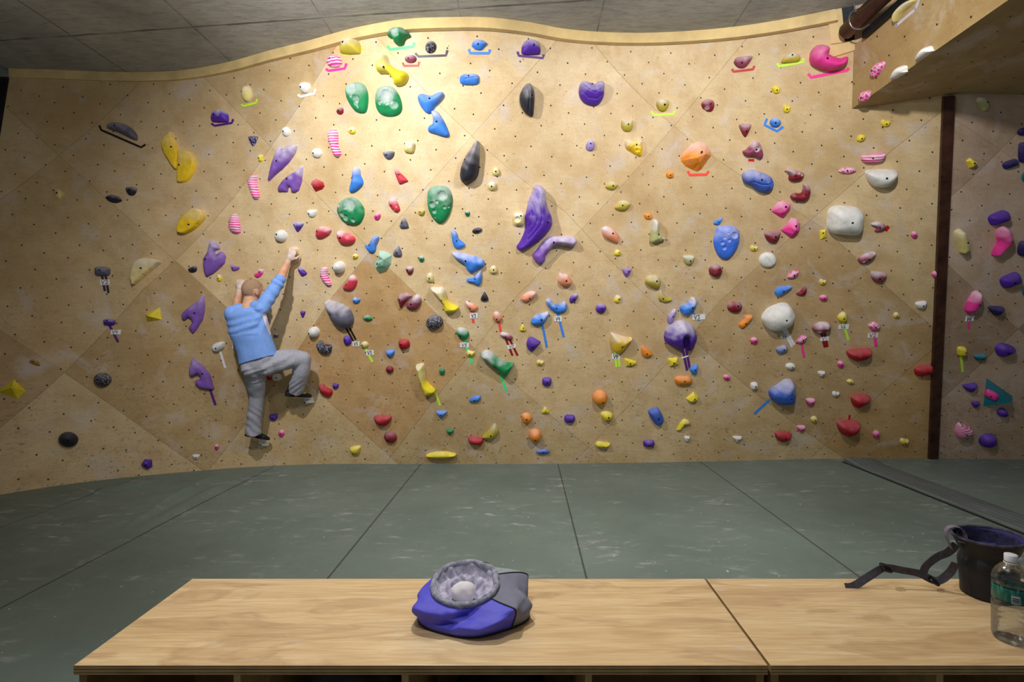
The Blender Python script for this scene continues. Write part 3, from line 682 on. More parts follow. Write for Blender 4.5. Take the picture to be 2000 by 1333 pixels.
H('grey', 'big grey egg hold', C2((255,1060),(290,1040),(350,1055),(460,1090),(560,1160),(605,1250),(612,1310),(590,1360),(540,1395),(470,1405),(400,1360),(330,1270),(280,1170)), H=.12, chalk=.6, bolt=P1(C2,362,1205), lm='the big grey egg hold', label='big smooth grey egg hold with twin black tapes and a V5 card')
H('white', 'white ball hold', W(604,625,638,659,'o'), H=.08, bolt=(610,649), chalk=.3)
H('black', 'black kidney hold', D2((130,500),(150,440),(200,430),(220,480),(260,485),(310,490),(325,530),(310,590),(250,608),(190,590),(150,550)), mk='speckle', H=.06, chalk=.15, nobolt=True, label='black crackled kidney-shaped hold beside the climber\'s raised knee')
H('purple', 'purple knob', W(671,686,655,674,'e',-20), chalk=.08, bolt=(677,664))
H('pale', 'pale yellow knob', W(705,720,667,680,'o'), bolt=(710,673), chalk=.3)
H('blue', 'blue chip', W(754,771,684,698,'h'), chalk=.15, bolt=(760,692))
H('red', 'red square hold', W(779,800,663,682,'b'), prof='bevel', chalk=.10, bolt=(786,671))
H('maroon', 'maroon dome', W(754,769,715,729,'o'), chalk=.05)
H('yellow', 'yellow banana hold', D2((1420,770),(1450,740),(1520,735),(1540,830),(1560,960),(1640,1040),(1675,1085),(1620,1130),(1540,1140),(1500,1060),(1460,940)), H=.09, chalk=.5, bolt=P1(D2,1497,965), lm='the yellow banana hold', label='yellow banana-shaped hold with a lime tape hanging from its tip')
H('green', 'green knob', W(858,869,720,732,'q'), chalk=.05)
H('red', 'red bean hold', D2((155,1050),(175,1005),(220,1000),(250,1040),(310,1070),(335,1110),(300,1168),(230,1150),(180,1110)), chalk=.10, bolt=P1(D2,203,1097))
H('purple', 'purple knob', W(650,662,748,760,'c'), chalk=.05)
H('blue', 'blue chip', W(852,873,802,817,'t'), chalk=.15)
H('green', 'green knob', W(872,886,838,849,'h'), chalk=.05)
H('yellow', 'long yellow bar hold', W(832,892,881,895,'l'), H=.055, chalk=.15, bolt=(859,892), lm='the long yellow bar', label='long yellow bar hold lying just above the floor mats')
H('red', 'red half-moon jug', W(731,765,811,832,'h'), H=.06, chalk=.10, bolt=(745,826))
H('maroon', 'maroon dome', W(750,776,843,865,'o',25), H=.05, chalk=.15, bolt=(760,856))
H('yellow', 'yellow chip', W(685,704,871,887,'d'), H=.045, bolt=(691,884), chalk=.2)
H('red', 'red bar hold', E3((365,700),(390,680),(460,690),(545,700),(562,740),(530,800),(470,790),(380,770)), H=.055, chalk=.10, bolt=P1(E3,450,765))
H('olive', 'olive quarter-moon hold', E3((540,690),(620,610),(690,525),(720,520),(755,580),(760,630),(720,690),(660,720),(600,710)), chalk=.3, bolt=P1(E3,660,652), lm='the olive quarter-moon hold', label='olive quarter-moon hold touching a red bar low on the wall')
H('orange', 'orange faceted hold', W(1018,1039,806,827,'p',15), prof='bevel', chalk=.2, bolt=(1028,816))
H('yellow', 'yellow chip', W(1058,1072,795,807,'u'))
H('purple', 'purple block hold', W(1102,1123,810,826,'q'), chalk=.05, bolt=(1113,819))
H('orange', 'orange barrel hold', W(1033,1057,838,862,'o'), H=.085, chalk=.2, bolt=(1045,854), label='orange barrel hold standing between an orange facet and a flat blue chip')
H('navy', 'blue chip', W(1047,1074,876,888,'l'), chalk=.25)
H('orange', 'orange barrel hold', W(1157,1186,762,791,'o'), H=.10, chalk=.15, bolt=(1174,780), lm='the larger orange barrel', label='larger orange barrel hold above a yellow faceted chip')
H('yellow', 'yellow chip', W(1173,1197,802,822,'p'), prof='bevel', chalk=.2, bolt=(1187,812))
H('yellow', 'yellow chip', W(1163,1191,862,874,'c'), H=.05, bolt=(1177,870), chalk=.2)
H('navy', 'blue block hold', E4((900,360),(920,335),(1000,305),(1050,330),(1110,470),(1070,530),(1015,540),(950,460)), H=.06, prof='bevel', chalk=.08, bolt=P1(E4,1025,428), label='plain dark blue block hold low between two yellow chips')
H('purple', 'purple block hold', W(1256,1278,859,873,'q'), chalk=.15, bolt=(1268,869))
H('yellow', 'yellow chip', E4((1395,190),(1495,100),(1565,165),(1540,215),(1480,240),(1430,235)), prof='bevel', sharp=True, bolt=P1(E4,1493,182), chalk=.2)
H('yellow', 'yellow chip', E4((1275,590),(1350,470),(1400,460),(1442,490),(1430,525),(1380,540),(1330,600),(1290,605)), bolt=P1(E4,1367,520), chalk=.2)
H('white', 'white chip', W(1336,1347,852,863,'h'))
H('goldy', 'yellow bowl hold', D4((412,350),(430,330),(520,360),(620,390),(695,395),(660,450),(620,520),(540,600),(480,590),(440,540),(415,450)), H=.10, chalk=.6, tilt=.6, bolt=P1(D4,543,488), lm='the yellow bowl hold', label='yellow bowl-shaped hold with a white rim and a V0 card')
H('orange', 'orange chip', D4((812,510),(850,515),(920,560),(960,610),(930,645),(870,655),(820,610)), bolt=P1(D4,878,600), chalk=.1)
H('yellow', 'yellow chip', D4((590,665),(630,670),(700,690),(750,705),(750,745),(690,765),(610,775)), prof='bevel', sharp=True, bolt=P1(D4,665,725), chalk=.1)
H('yellow', 'yellow chip', W(1304,1326,698,716,'b'), prof='bevel', sharp=True, bolt=(1314,707), chalk=.1)
H('blue', 'blue chip', D4((1440,805),(1490,760),(1545,745),(1550,830),(1530,885),(1480,865)), prof='bevel', bolt=P1(D4,1502,808), chalk=.1)
H('orange', 'orange arch hold', W(1319,1350,735,752,'b'), bolt=(1334,742), chalk=.15, label='flat orange arch hold below the purple horseshoe hold')
H('purple', 'purple horseshoe hold', D4((1110,380),(1135,290),(1210,205),(1310,172),(1410,190),(1490,255),(1530,350),(1525,430),(1490,510),(1445,578),(1390,545),(1330,575),(1280,545),(1190,500),(1130,450)), H=.14, chalk=.7, grooves=[(D4((1358,372),(1368,430),(1385,490),(1400,560)), .085, .034), (D4((1280,560),(1180,470),(1150,380),(1190,270),(1300,205)), .010, .006)], bolt=P1(D4,1358,365), lm='the purple horseshoe hold', label='big round purple horseshoe hold with twin purple tapes')
H('lilac', 'lilac leaf hold', D4((1150,150),(1190,70),(1240,25),(1268,30),(1260,110),(1220,205),(1175,215)), chalk=.5, bolt=P1(D4,1218,116), label='lilac pointed leaf hold touching the top of the purple horseshoe')
H('blue', 'blue chalky jug', C4((1315,1140),(1360,1100),(1440,1060),(1460,1010),(1500,1005),(1535,1050),(1530,1110),(1480,1180),(1430,1235),(1350,1225),(1325,1185)), H=.07, chalk=.95, bolt=P1(C4,1458,1123), label='heavily chalked blue jug above the purple horseshoe with a V3 card')
H('salmon', 'salmon slanted hold', C4((305,110),(350,80),(400,95),(470,140),(520,220),(510,300),(450,290),(350,240),(310,170)), H=.06, chalk=.75, bolt=P1(C4,432,168), lm='the chalky salmon slanted hold', label='chalky salmon slanted hold alone between the boomerang and the grey-green spoon')
H('palegreen', 'pale green spoon hold', C4((920,230),(935,100),(960,5),(1000,-10),(1035,30),(1050,150),(1110,215),(1105,260),(1010,290),(960,300),(925,280)), H=.09, chalk=.7, pits=PT(C4,(1070,235,30)), bolt=P1(C4,1017,176), lm='the pale green spoon hold', label='pale green upright spoon hold with a small scoop below an orange chip')
H('yellow', 'yellow chip', W(1199,1213,488,500,'e'), bolt=(1208,493))
H('violet', 'violet triangle hold', W(1214,1234,524,543,'t'), prof='bevel', sharp=True, chalk=.3, bolt=(1227,530), label='violet outlined triangle hold pointing down below the salmon slanted hold')
H('olive', 'olive round hold', C4((865,810),(880,750),(940,715),(1020,725),(1065,790),(1060,860),(1020,895),(930,870)), H=.07, chalk=.4, bolt=P1(C4,995,780))
H('olive', 'olive crescent', C4((1035,1010),(1050,910),(1080,925),(1130,990),(1215,1030),(1180,1065),(1110,1075),(1060,1050)), chalk=.35, bolt=P1(C4,1093,1018))
H('purple', 'purple knob', W(1163,1184,593,612,'o',-20), chalk=.35, bolt=(1174,602))
H('yellow', 'yellow chip', W(1200,1212,577,592,'q',20), bolt=(1208,584))
H('palegreen', 'pale green half-dome', W(1334,1356,499,518,'h'), chalk=.5, bolt=(1346,509))
H('maroon', 'maroon round hold', W(1384,1410,516,541,'o'), H=.07, chalk=.35, bolt=(1402,524), label='glossy maroon round hold below the big blue crater hold')
H('bigblue', 'blue crater hold', C5((-40,210),(0,100),(60,75),(170,65),(260,110),(298,200),(285,310),(230,420),(160,500),(90,515),(30,480),(-20,400),(-45,300)), prof='flat', H=.06, pits=PT(C5,(205,190,48),(48,288,28),(75,355,32),(135,255,25),(120,165,14),(75,225,20),(265,150,9)), chalk=.35, rough=.4, nobolt=True, lm='the big blue crater hold', label='big oval blue hold covered with round craters')
H('blue', 'blue leaf chip', B5((530,1240),(560,1200),(630,1170),(610,1230),(580,1252)), chalk=.2, bolt=P1(B5,580,1212))
H('maroon', 'maroon half-dome', W(1493,1524,451,475,'h',-5), chalk=.3, bolt=(1511,461))
H('yellow', 'yellow chip', W(1465,1480,479,491,'c'))
H('white', 'white pill hold', W(1482,1516,493,523,'o'), prof='flat', H=.045, chalk=.1, lm='the white pill hold', grooves=[C5((612,462),(660,520),(712,588))], label='white round pill-like hold with a groove across it', nobolt=True)
H('pink', 'pink carved crimp', W(1536,1561,529,544,'l',-28), mk='swirl', chalk=.15)
H('blue', 'blue fin hold', C5((750,930),(790,870),(870,858),(960,850),(965,880),(850,970),(790,992),(760,970)), chalk=.2, bolt=P1(C5,847,915), label='plain blue fin hold above the big white egg hold')
H('maroon', 'maroon crescent', C5((1030,955),(1080,930),(1130,860),(1165,880),(1165,940),(1130,980),(1060,980)), chalk=.15)
H('yellow', 'yellow chip', W(1600,1613,545,557,'c'))
H('pink', 'pink knob', W(1600,1616,576,588,'o'))
H('yellow', 'yellow chip', W(1600,1615,448,468,'b'), prof='bevel', sharp=True, bolt=(1606,454), chalk=.1)
H('maroon', 'maroon dome', W(1420,1449,588,611,'o'), H=.05, chalk=.25, bolt=(1438,596))
H('orange', 'orange block hold', D5((285,215),(350,160),(370,110),(455,105),(450,160),(390,230),(330,275),(295,255)), bolt=P1(D5,362,205), chalk=.15)
H('white', 'big white egg hold', D5((577,130),(620,50),(700,-10),(840,-58),(930,-40),(985,40),(1000,110),(960,220),(860,280),(720,305),(640,260),(590,190)), H=.15, chalk=.2, bolt=P1(D5,823,113), lm='the white egg hold with a card', label='big white egg hold with white tape and a V6 card', rough=.4)
H('pink', 'pink knob', W(1465,1480,659,672,'o'), bolt=(1473,665))
H('pink', 'pink carved crimp', W(1554,1577,655,670,'l',-30), mk='swirl', chalk=.2)
H('bluegrey', 'pale blue chip', W(1516,1537,676,689,'b',-15), chalk=.3, bolt=(1528,681), label='pale blue slanted chip beside the white egg hold\'s tape')
H('mauve', 'maroon mushroom jug', D5((1235,270),(1290,215),(1370,190),(1450,205),(1475,250),(1470,290),(1400,320),(1330,345),(1260,315)), H=.07, chalk=.75, pits=PT(D5,(1300,295,30)), bolt=P1(D5,1380,273), lm='the maroon mushroom jug', label='chalky maroon mushroom jug with a V1 card and dark red tapes')
H('yellow', 'yellow half-dome', W(1636,1655,609,629,'e',20), chalk=.35, bolt=(1645,620))
H('white', 'white chip', W(1534,1553,709,722,'o'), bolt=(1545,716))
H('pink', 'pink knob', W(1412,1426,732,743,'o',15))
H('white', 'white chip', W(1466,1480,747,761,'b'), prof='bevel')
H('navy', 'big blue boulder', D5((670,1110),(700,1060),(790,1000),(880,940),(960,940),(1000,1010),(1010,1180),(985,1240),(900,1265),(780,1255),(700,1190)), H=.13, chalk=.5, bolt=P1(D5,900,1137), lm='the big blue boulder hold', label='big blue boulder hold with one blue tape slanting down from it')
H('white', 'white chip', W(1597,1611,725,736,'h'))
H('pink', 'pink knob', W(1635,1648,705,718,'o'))
H('yellow', 'yellow chip', W(1653,1668,740,751,'l',15))
H('white', 'white chip', W(1625,1639,764,775,'c'))
H('red', 'red half-moon ledge', W(1653,1701,681,705,'h',-4), H=.08, chalk=.10, bolt=(1685,693), tilt=.6, label='wide glossy red half-moon ledge below the V6 and V2 cards')
H('red', 'red wedge hold', E5((1740,170),(1790,140),(1900,130),(1985,160),(1960,220),(1880,290),(1810,305),(1760,260)), H=.08, chalk=.10, bolt=P1(E5,1888,210), tilt=.5, label='red wedge hold between the red half-moon ledge and the round red bowl')
H('pink', 'pink knob', W(1573,1591,778,792,'h'))
H('yellow', 'yellow chip', W(1583,1596,813,825,'o'))
H('pink', 'pink knob', W(1556,1572,831,843,'h'))
H('red', 'red half-moon jug', W(1512,1544,843,863,'h',6), H=.06, chalk=.10, bolt=(1529,853))
H('red', 'round red bowl', W(1634,1676,821,851,'h'), H=.11, chalk=.10, bolt=(1660,836), tilt=.5, lm='the round red bowl hold', label='round red bowl hold low on the wall under a stub of red tape')
H('white', 'white chip', W(1431,1448,852,864,'t'))
H('yellow', 'yellow chip', W(1757,1774,856,868,'c'))
H('pink', 'pink knob', W(1704,1718,841,855,'o'))
H('red', 'red oblong hold', W(1785,1822,713,733,'q',-10), H=.055, chalk=.10, bolt=(1811,725), label='red oblong hold right against the brown steel column')
H('pink', 'pink carved jug', W(1695,1719,628,646,'l',15), mk='swirl', chalk=.4)
H('yellow', 'yellow chip', W(1744,1757,610,621,'e'))
H('white', 'white chip', W(1788,1808,588,603,'d'), bolt=(1800,595))
H('mauve', 'maroon eye jug', C6((88,450),(130,410),(200,375),(285,365),(280,410),(240,460),(180,500),(110,490)), chalk=.65, pits=PT(C6,(140,462,18)), bolt=P1(C6,200,438))
H('mauve', 'maroon eye jug', W(1699,1730,531,552,'h',8), chalk=.55, bolt=(1714,542))
H('mauve', 'maroon fish hold', C6((235,50),(280,22),(340,25),(400,55),(405,95),(350,130),(280,130),(300,90)), chalk=.75, bolt=P1(C6,330,78), label='mauve fish-shaped hold beside the white pillow hold with a red sticker')
H('pink', 'pink knob', W(1779,1792,452,466,'o'))
H('pink', 'pink knob', W(1819,1836,529,543,'o'))
H('white', 'white pillow hold', W(1614,1685,402,459,'q',4), H=.15, chalk=.15, bolt=(1653,428), lm='the white pillow hold', label='big white pillow-shaped hold, the larger of two plain white ones', rough=.4)
H('white', 'white bowl hold', W(1689,1751,331,366,'h'), H=.12, chalk=.15, bolt=(1723,343), lm='the white bowl hold', label='white bowl-shaped hold with a flat top above the white pillow hold', rough=.4)
H('pink', 'pink ridged chip', W(1637,1672,326,341,'l'), chalk=.25, bolt=(1653,332), mk='swirl', label='pink ridged leaf-shaped hold beside the white bowl hold')
H('pink', 'pink ridged block', W(1683,1727,300,318,'d',-6), H=.06, chalk=.35, bolt=(1701,307), mk='stripe', label='pink ridged block hold just above the white bowl hold')
H('yellow', 'yellow chip', W(1672,1691,262,278,'l',-20), chalk=.1)
H('yellow', 'yellow chip', W(1720,1739,233,248,'c'), chalk=.1)
# upper right
H('mauve', 'maroon fin hold', A4((1035,540),(1060,500),(1120,490),(1200,488),(1170,550),(1130,590),(1080,592),(1050,570)), chalk=.4, bolt=P1(A4,1098,550), label='maroon fin hold on a red tape bracket high under the fascia board')
H('olive', 'olive ledge hold', A4((1445,540),(1470,500),(1530,462),(1590,465),(1615,500),(1600,535),(1540,548),(1470,552)), chalk=.7, bolt=P1(A4,1540,478), label='olive and white ledge hold on a lime bracket beside the pink moon hold')
H('pink', 'pink moon hold', A5((135,510),(150,440),(200,395),(260,388),(305,405),(310,435),(300,460),(330,480),(400,505),(460,490),(470,510),(450,560),(390,600),(310,620),(220,600),(150,560)), H=.13, chalk=.25, bolt=P1(A5,272,508), lm='the big pink moon hold', label='big pink crescent moon hold on a pink bracket beside the roof')
H('yellow', 'yellow chip', W(1507,1524,167,183,'p'), chalk=.1)
H('yellow', 'yellow chip', W(1529,1544,204,221,'c'), chalk=.1)
H('maroon', 'maroon pocket hold', W(1370,1397,193,217,'e',35), chalk=.4, pits=[(1379,211,5)], bolt=(1386,204))
H('olive', 'olive domed hold', W(1281,1307,193,219,'e',180), chalk=.5, bolt=(1296,206), label='olive domed hold on a lime bracket above the crumbly mustard holds')
H('olive', 'mustard split hold', W(1213,1237,231,258,'c',-20), chalk=.6, bolt=(1225,244), label='mustard split hold with a chalky top between lime bracket and crumbly hold')
H('goldy', 'mustard crumbly hold', B4((1252,330),(1280,300),(1360,310),(1440,305),(1452,400),(1440,480),(1400,485),(1330,440),(1270,400)), chalk=.55, bolt=P1(B4,1370,362), prof='rough', label='mustard crumbly-surfaced hold tapering down, under the mustard split hold', lm='the mustard crumbly hold')
H('lilac', 'lilac knob hold', W(1144,1162,273,295,'e',5), chalk=.4, bolt=(1152,281), label='lone lilac knob hold below the big purple smile hold')
H('maroon', 'maroon dome', W(1443,1467,242,268,'t'), chalk=.35, bolt=(1456,257))
H('blue', 'blue ribbed dome', W(1503,1525,230,249,'o'), chalk=.35, bolt=(1513,240), label='blue ribbed dome hold cupped by a bent blue tape bracket')
H('mauve', 'maroon horn hold', B5((857,430),(900,400),(960,330),(1010,315),(1050,350),(1080,440),(1080,490),(1040,522),(980,495),(900,490),(862,460)), H=.07, chalk=.55, bolt=P1(B5,990,412), pits=PT(B5,(995,408,32)), lm='the maroon horn hold', label='mauve horned hold with a round socket above a small red tape')
H('orange', 'orange rock', B5((165,500),(180,460),(290,350),(380,320),(450,350),(500,430),(505,480),(400,630),(350,660),(300,640),(220,600),(170,540)), H=.13, prof='facet', sharp=True, chalk=.55, bolt=P1(B5,367,440), lm='the big orange rock hold', label='big orange faceted rock hold with chalky top on a coral bracket')
H('orange', 'orange chip', W(1300,1316,334,350,'l',42), chalk=.1)
H('orange', 'orange chip', W(1257,1274,415,430,'l',38), chalk=.1)
H('olive', 'olive oval hold', W(1182,1207,354,373,'l',0), chalk=.4, bolt=(1196,363))
H('olive', 'olive oval hold', W(1200,1232,390,414,'l',-8), chalk=.45, bolt=(1214,401))
H('navy', 'blue potato hold', B5((845,700),(880,650),(970,635),(1080,670),(1160,710),(1195,780),(1180,850),(1100,893),(1020,875),(950,820),(870,780)), H=.10, chalk=.45, bolt=P1(B5,1035,740), lm='the blue potato hold', grooves=[B5((950,760),(1040,795),(1110,795),(1180,770)),B5((1120,720),(1150,800),(1110,870))], label='big blue potato-shaped hold below the maroon horn hold')
H('maroon', 'maroon pocket hold', B5((1335,650),(1360,620),(1430,635),(1520,665),(1537,700),(1500,750),(1410,768),(1365,740),(1370,690)), H=.06, chalk=.5, pits=PT(B5,(1460,672,14),(1500,690,16)), bolt=P1(B5,1422,697))
H('maroon', 'maroon crescent', B5((1385,930),(1420,895),(1500,895),(1525,840),(1525,795),(1565,790),(1605,850),(1600,930),(1540,990),(1450,985),(1400,965)), H=.06, chalk=.45, bolt=P1(B5,1538,902), label='maroon banana-curved hold with pimples below a maroon pocket hold')
H('pink', 'pink cut block', B5((1175,1100),(1240,1000),(1310,980),(1390,1010),(1385,1090),(1320,1160),(1300,1180),(1230,1140)), H=.09, prof='facet', sharp=True, chalk=.45, bolt=P1(B5,1315,1035), lm='the upper pink cut block', label='pink cut-corner block hold, upper of two below the blue potato hold')
H('pink', 'pink cut block', B5((1275,1310),(1340,1260),(1390,1170),(1450,1180),(1500,1230),(1490,1320),(1430,1395),(1380,1395)), H=.09, prof='facet', sharp=True, chalk=.45, bolt=P1(B5,1422,1245), label='pink cut-corner block hold, lower of two above a maroon half-dome')
H('purple', 'purple smile hold', A3((1470,790),(1480,730),(1510,705),(1600,730),(1640,705),(1680,720),(1687,780),(1680,850),(1640,910),(1590,925),(1520,900),(1480,850)), H=.10, tilt=.6, chalk=.5, bolt=P1(A3,1570,742), lm='the purple smile hold', grooves=[A3((1490,750),(1530,790),(1590,815),(1640,790)),A3((1480,800),(1540,860),(1610,870),(1670,820))], label='big purple half-round hold with a dipped chalky top high on the wall')
H('black', 'black mussel hold', A3((955,850),(970,790),(1000,740),(1035,725),(1065,760),(1082,830),(1080,920),(1070,1010),(1040,1012),(1000,980),(965,920)), H=.09, chalk=.3, bolt=P1(A3,1045,838), lm='the tall black mussel hold', grooves=[A3((1010,745),(1022,830),(1020,960),(1015,995))], label='tall black mussel-shaped hold with a split, high beside the purple smile hold')
H('blue', 'blue capsule hold', W(898,936,144,167,'q'), chalk=.4, bolt=(916,149), lm='the blue capsule hold', grooves=[A3((455,670),(490,690),(530,680),(590,672))], label='blue capsule-shaped hold with a wavy crease below the blue bulb')
H('blue', 'blue heart hold', A3((72,860),(85,820),(120,815),(180,830),(240,805),(285,800),(300,830),(270,880),(220,930),(190,980),(150,985),(100,930)), H=.06, chalk=.2, bolt=P1(A3,184,860), lm='the blue heart hold', label='blue heart-shaped hold, upper of the two touching blue holds')
H('blue', 'blue boot hold', A3((190,970),(220,960),(260,985),(310,1070),(345,1160),(335,1190),(300,1190),(220,1165),(165,1145),(165,1100),(200,1070),(200,1020)), H=.06, chalk=.5, bolt=P1(A3,245,1060), label='blue boot-shaped hold, lower of the two touching blue holds')
# left side
H('grey', 'grey ledge hold', [(213,250),(218,244),(234,241),(252,246.5),(265.5,259),(269.4,269),(266.6,275),(252,269),(234,260),(217,254)], H=.07, chalk=.3, bolt=(234,251), lm='the grey ledge on a black bracket', label='dark grey half-moon ledge on a long slanted black tape bracket')
H('goldy', 'yellow half disc', B1((1418,140),(1440,90),(1495,40),(1510,60),(1540,150),(1562,230),(1558,300),(1540,365),(1490,310),(1435,210)), prof='plate', H=.05, chalk=.2, bolt=P1(B1,1514,178), lm='the split yellow disc', label='bright yellow half disc standing upright, upper half of a split disc')
H('goldy', 'yellow half disc', B1((1565,210),(1600,195),(1660,210),(1700,270),(1702,330),(1670,420),(1620,470),(1560,475),(1548,440),(1560,300)), prof='plate', H=.05, chalk=.2, bolt=P1(B1,1582,332), label='bright yellow half disc leaning lower, lower half of a split disc')
H('goldy', 'yellow oval plate', B1((1555,880),(1570,830),(1620,760),(1690,710),(1760,710),(1790,760),(1770,810),(1700,880),(1620,920),(1565,915)), prof='plate', H=.075, chalk=.3, bolt=P1(B1,1675,848), lm='the thick yellow oval', label='thick yellow slanted oval plate above the violet notched hold')
H('black', 'dark half-dome', W(247,268,366,383,'h'), chalk=.3)
H('black', 'black mussel', W(207,239,380,398,'l',15), chalk=.4, bolt=(213,388))
H('pale', 'pale yellow chip', B1((473,600),(490,545),(515,530),(565,570),(520,615)), prof='bevel', sharp=True, bolt=P1(B1,505,572), chalk=.2, label='lone pale yellow chip far up the dim outer part of the wall')
H('violet', 'violet notched hold', C1((490,255),(540,280),(590,330),(603,380),(548,400),(530,428),(560,448),(612,410),(650,420),(680,480),(660,570),(590,640),(520,700),(430,750),(400,690),(385,600),(390,500),(440,420),(470,310)), H=.055, chalk=.45, bolt=P1(C1,445,515), sharp=True, prof='flat', lm='the upper violet notched hold', label='violet pointed hold with a side notch above the climber\'s bent elbow')
H('black', 'black chip', W(369,385,521,533,'d',-10), chalk=.3, label='black glossy chip beside the upper violet notched hold')
H('violet', 'violet chip', C1((738,570),(755,565),(775,600),(845,610),(850,640),(800,665),(755,650)), chalk=.4)
H('yellow', 'yellow chip', W(423,434,536,550,'e',-10))
H('pink', 'pink chip', C1((1048,710),(1100,680),(1110,640),(1165,650),(1160,700),(1110,748),(1070,745)), chalk=.7)
H('violet', 'violet notched hold', [(400,574),(401,595),(400,610),(397,625),(391,634),(384,646),(378,652.5),(372,646),(369,640),(376,631),(374,624),(369,621),(362,627),(356.5,624),(355,615),(359,609),(367,601.5),(385,588)], H=.055, chalk=.3, bolt=(384.5,612), sharp=True, prof='flat', lm='the middle violet notched hold', label='violet pointed hold with a notch below, middle of the three violet notched holds')
H('purple', 'purple half-moon chip', C1((1620,650),(1645,595),(1670,630),(1732,690),(1710,720),(1665,728)), chalk=.5, bolt=P1(C1,1652,655))
H('white', 'white dome', W(539,562,449,473,'o'), H=.07, bolt=(549,458), chalk=.15)
H('purple', 'purple knob', W(587,597,608,621,'t'), chalk=.05)
H('cream', 'cream chip', W(565,584,483,500,'q'), H=.045, chalk=.8, label='chalky cream hold gripped by the climber\'s raised hand', nobolt=True)
H('cream', 'cream chip', W(461,482,549,566,'q'), H=.04, chalk=.8, label='chalky cream hold gripped by the climber\'s bent-arm hand', nobolt=True)
H('yellow', 'yellow pyramid', C0((1620,930),(1780,858),(1800,995),(1635,1018)), prof='pyramid', H=.09, sharp=True, apex=P1(C0,1690,958), chalk=.1, label='yellow four-sided pyramid hold beside the middle violet notched hold', nobolt=True)
H('cream', 'cream fin hold', C0((1475,490),(1510,380),(1580,325),(1680,312),(1798,350),(1760,400),(1640,500),(1505,610),(1480,570)), prof='plate', H=.08, chalk=.35, bolt=P1(C0,1613,433), lm='the cream half-moon hold', label='pale cream half-moon hold with a straight cut edge facing down')
H('grey', 'grey knob hold', W(186,216,521,540,'q'), H=.06, chalk=.3, bolt=(200,530), lm='the grey knob with twin dark tapes', label='grey knob hold with twin dark tapes and a card below')
H('purple', 'purple bar hold', W(203,226,623,636,'q'), H=.05, chalk=.3, bolt=(213,627), lm='the purple knob with a V4 card', label='purple bar hold with a V4 card on purple tape')
H('yellow', 'yellow wedge volume', D0((-20,470),(110,368),(205,460),(140,525)), prof='pyramid', H=.10, sharp=True, apex=P1(D0,100,440), chalk=.05, label='yellow pyramid wedge at the outer edge of the wall', nobolt=True, lm='the yellow pyramid wedge')
H('black', 'dark disc hold', W(184,218,728,756,'o'), H=.09, chalk=.15, bolt=(196,742), label='dark round puck hold, upper of two, with speckled grey top', mk='speckle', lm='the upper dark puck')
H('black', 'black disc hold', W(114,153,844,874,'o'), H=.09, chalk=.05, label='plain black round puck hold, lower of two near the floor mats', lm='the lower black puck')
H('purple', 'purple wedge chip', W(276,299,896,917,'p',-20), chalk=.05, H=.06, prof='bevel', sharp=True)
H('ochre', 'ochre chip', D0((232,230),(265,205),(300,225),(318,262),(270,255)), chalk=.3, label='small ochre chip above the yellow pyramid wedge')
H('violet', 'violet notched hold', D1((150,398),(190,430),(240,470),(290,540),(320,650),(270,655),(200,640),(168,605),(172,580),(208,568),(208,545),(190,530),(150,555),(122,540),(122,490),(135,440)), H=.055, chalk=.25, bolt=P1(D1,238,523), sharp=True, prof='flat', lm='the lowest violet notched hold', label='violet pointed hold with one purple tape, lowest of the three violet notched holds')
H('white', 'white oval hold', D1((300,320),(320,290),(370,273),(400,280),(398,320),(360,350),(320,355)), H=.06, bolt=P1(D1,347,322), chalk=.35, label='white oval hold with a white tape below beside the lowest violet notched hold')
H('white', 'white chip', W(450,463,651,663,'q'), bolt=(457,660), label='small white hold peeking out beside the climber\'s blue shirt')
H('white', 'white chip', W(376,391,888,898,'h'), label='small white foothold at the lower panel corner just above the mats')
H('pink', 'pink knob', W(419,428,868,879,'o'))
H('white', 'white block foothold', W(505,526,858,874,'b'), H=.07, prof='bevel', sharp=True, chalk=.2, bolt=(513,866), name='foothold', label='white block foothold under the climber\'s lower shoe')
H('white', 'white block foothold', W(594,614,776,790,'b'), H=.07, prof='bevel', sharp=True, chalk=.2, bolt=(600,783), name='foothold', label='white block foothold under the climber\'s raised shoe')
H('purple', 'purple knob', W(527,543,807,822,'c',-20), chalk=.05)
H('pink', 'pink knob', W(544,556,840,853,'o',20))
H('red', 'red chip', W(522,531,730,743,'q'), label='small red hold in the climber\'s shadow under his raised thigh')
H('white', 'white chip', W(533,550,731,744,'b'), label='small white hold in the climber\'s shadow beside the red one')
H('grey', 'grey chip', W(535,544,651,660,'q'), label='small grey hold in the climber\'s shadow beside his waist')
# far right wall
H('palegreen', 'pale green half-moon', A5((1585,880),(1600,845),(1650,845),(1685,890),(1680,940),(1640,972),(1610,930)), chalk=.4, bolt=P1(A5,1660,885), label='pale green half-moon hold under the roof beside the column')
H('yellow', 'yellow cube hold', W(1886,1904,308,328,'p'), prof='bevel', sharp=True, chalk=.1, H=.05, bolt=(1895,317), label='yellow cut cube hold on the far wall above the purple bars')
H('dpurple', 'dark purple bar', W(1957,1988,313,328,'q',-20), chalk=.05, label='dark purple bar beside the cut-off purple slab on the far wall')
H('dpurple', 'dark purple slab', W(1988,2006,278,318,'q'), chalk=.05, label='dark purple upright slab cut off by the frame edge')
H('dpurple', 'dark purple knob', W(1986,2008,250,265,'o',-15), chalk=.05, label='topmost dark purple knob on the far wall near the roof')
H('teal', 'teal disc', W(1995,2022,332,360,'o'), chalk=.05, label='teal disc edge below the dark purple slab at the frame edge')
H('purple', 'purple bar', W(1929,1969,414,437,'q',-22), H=.07, chalk=.05, bolt=(1956,428), lm='the purple bar over the pink bean', label='purple bar hold just above the pink bean on the far wall')
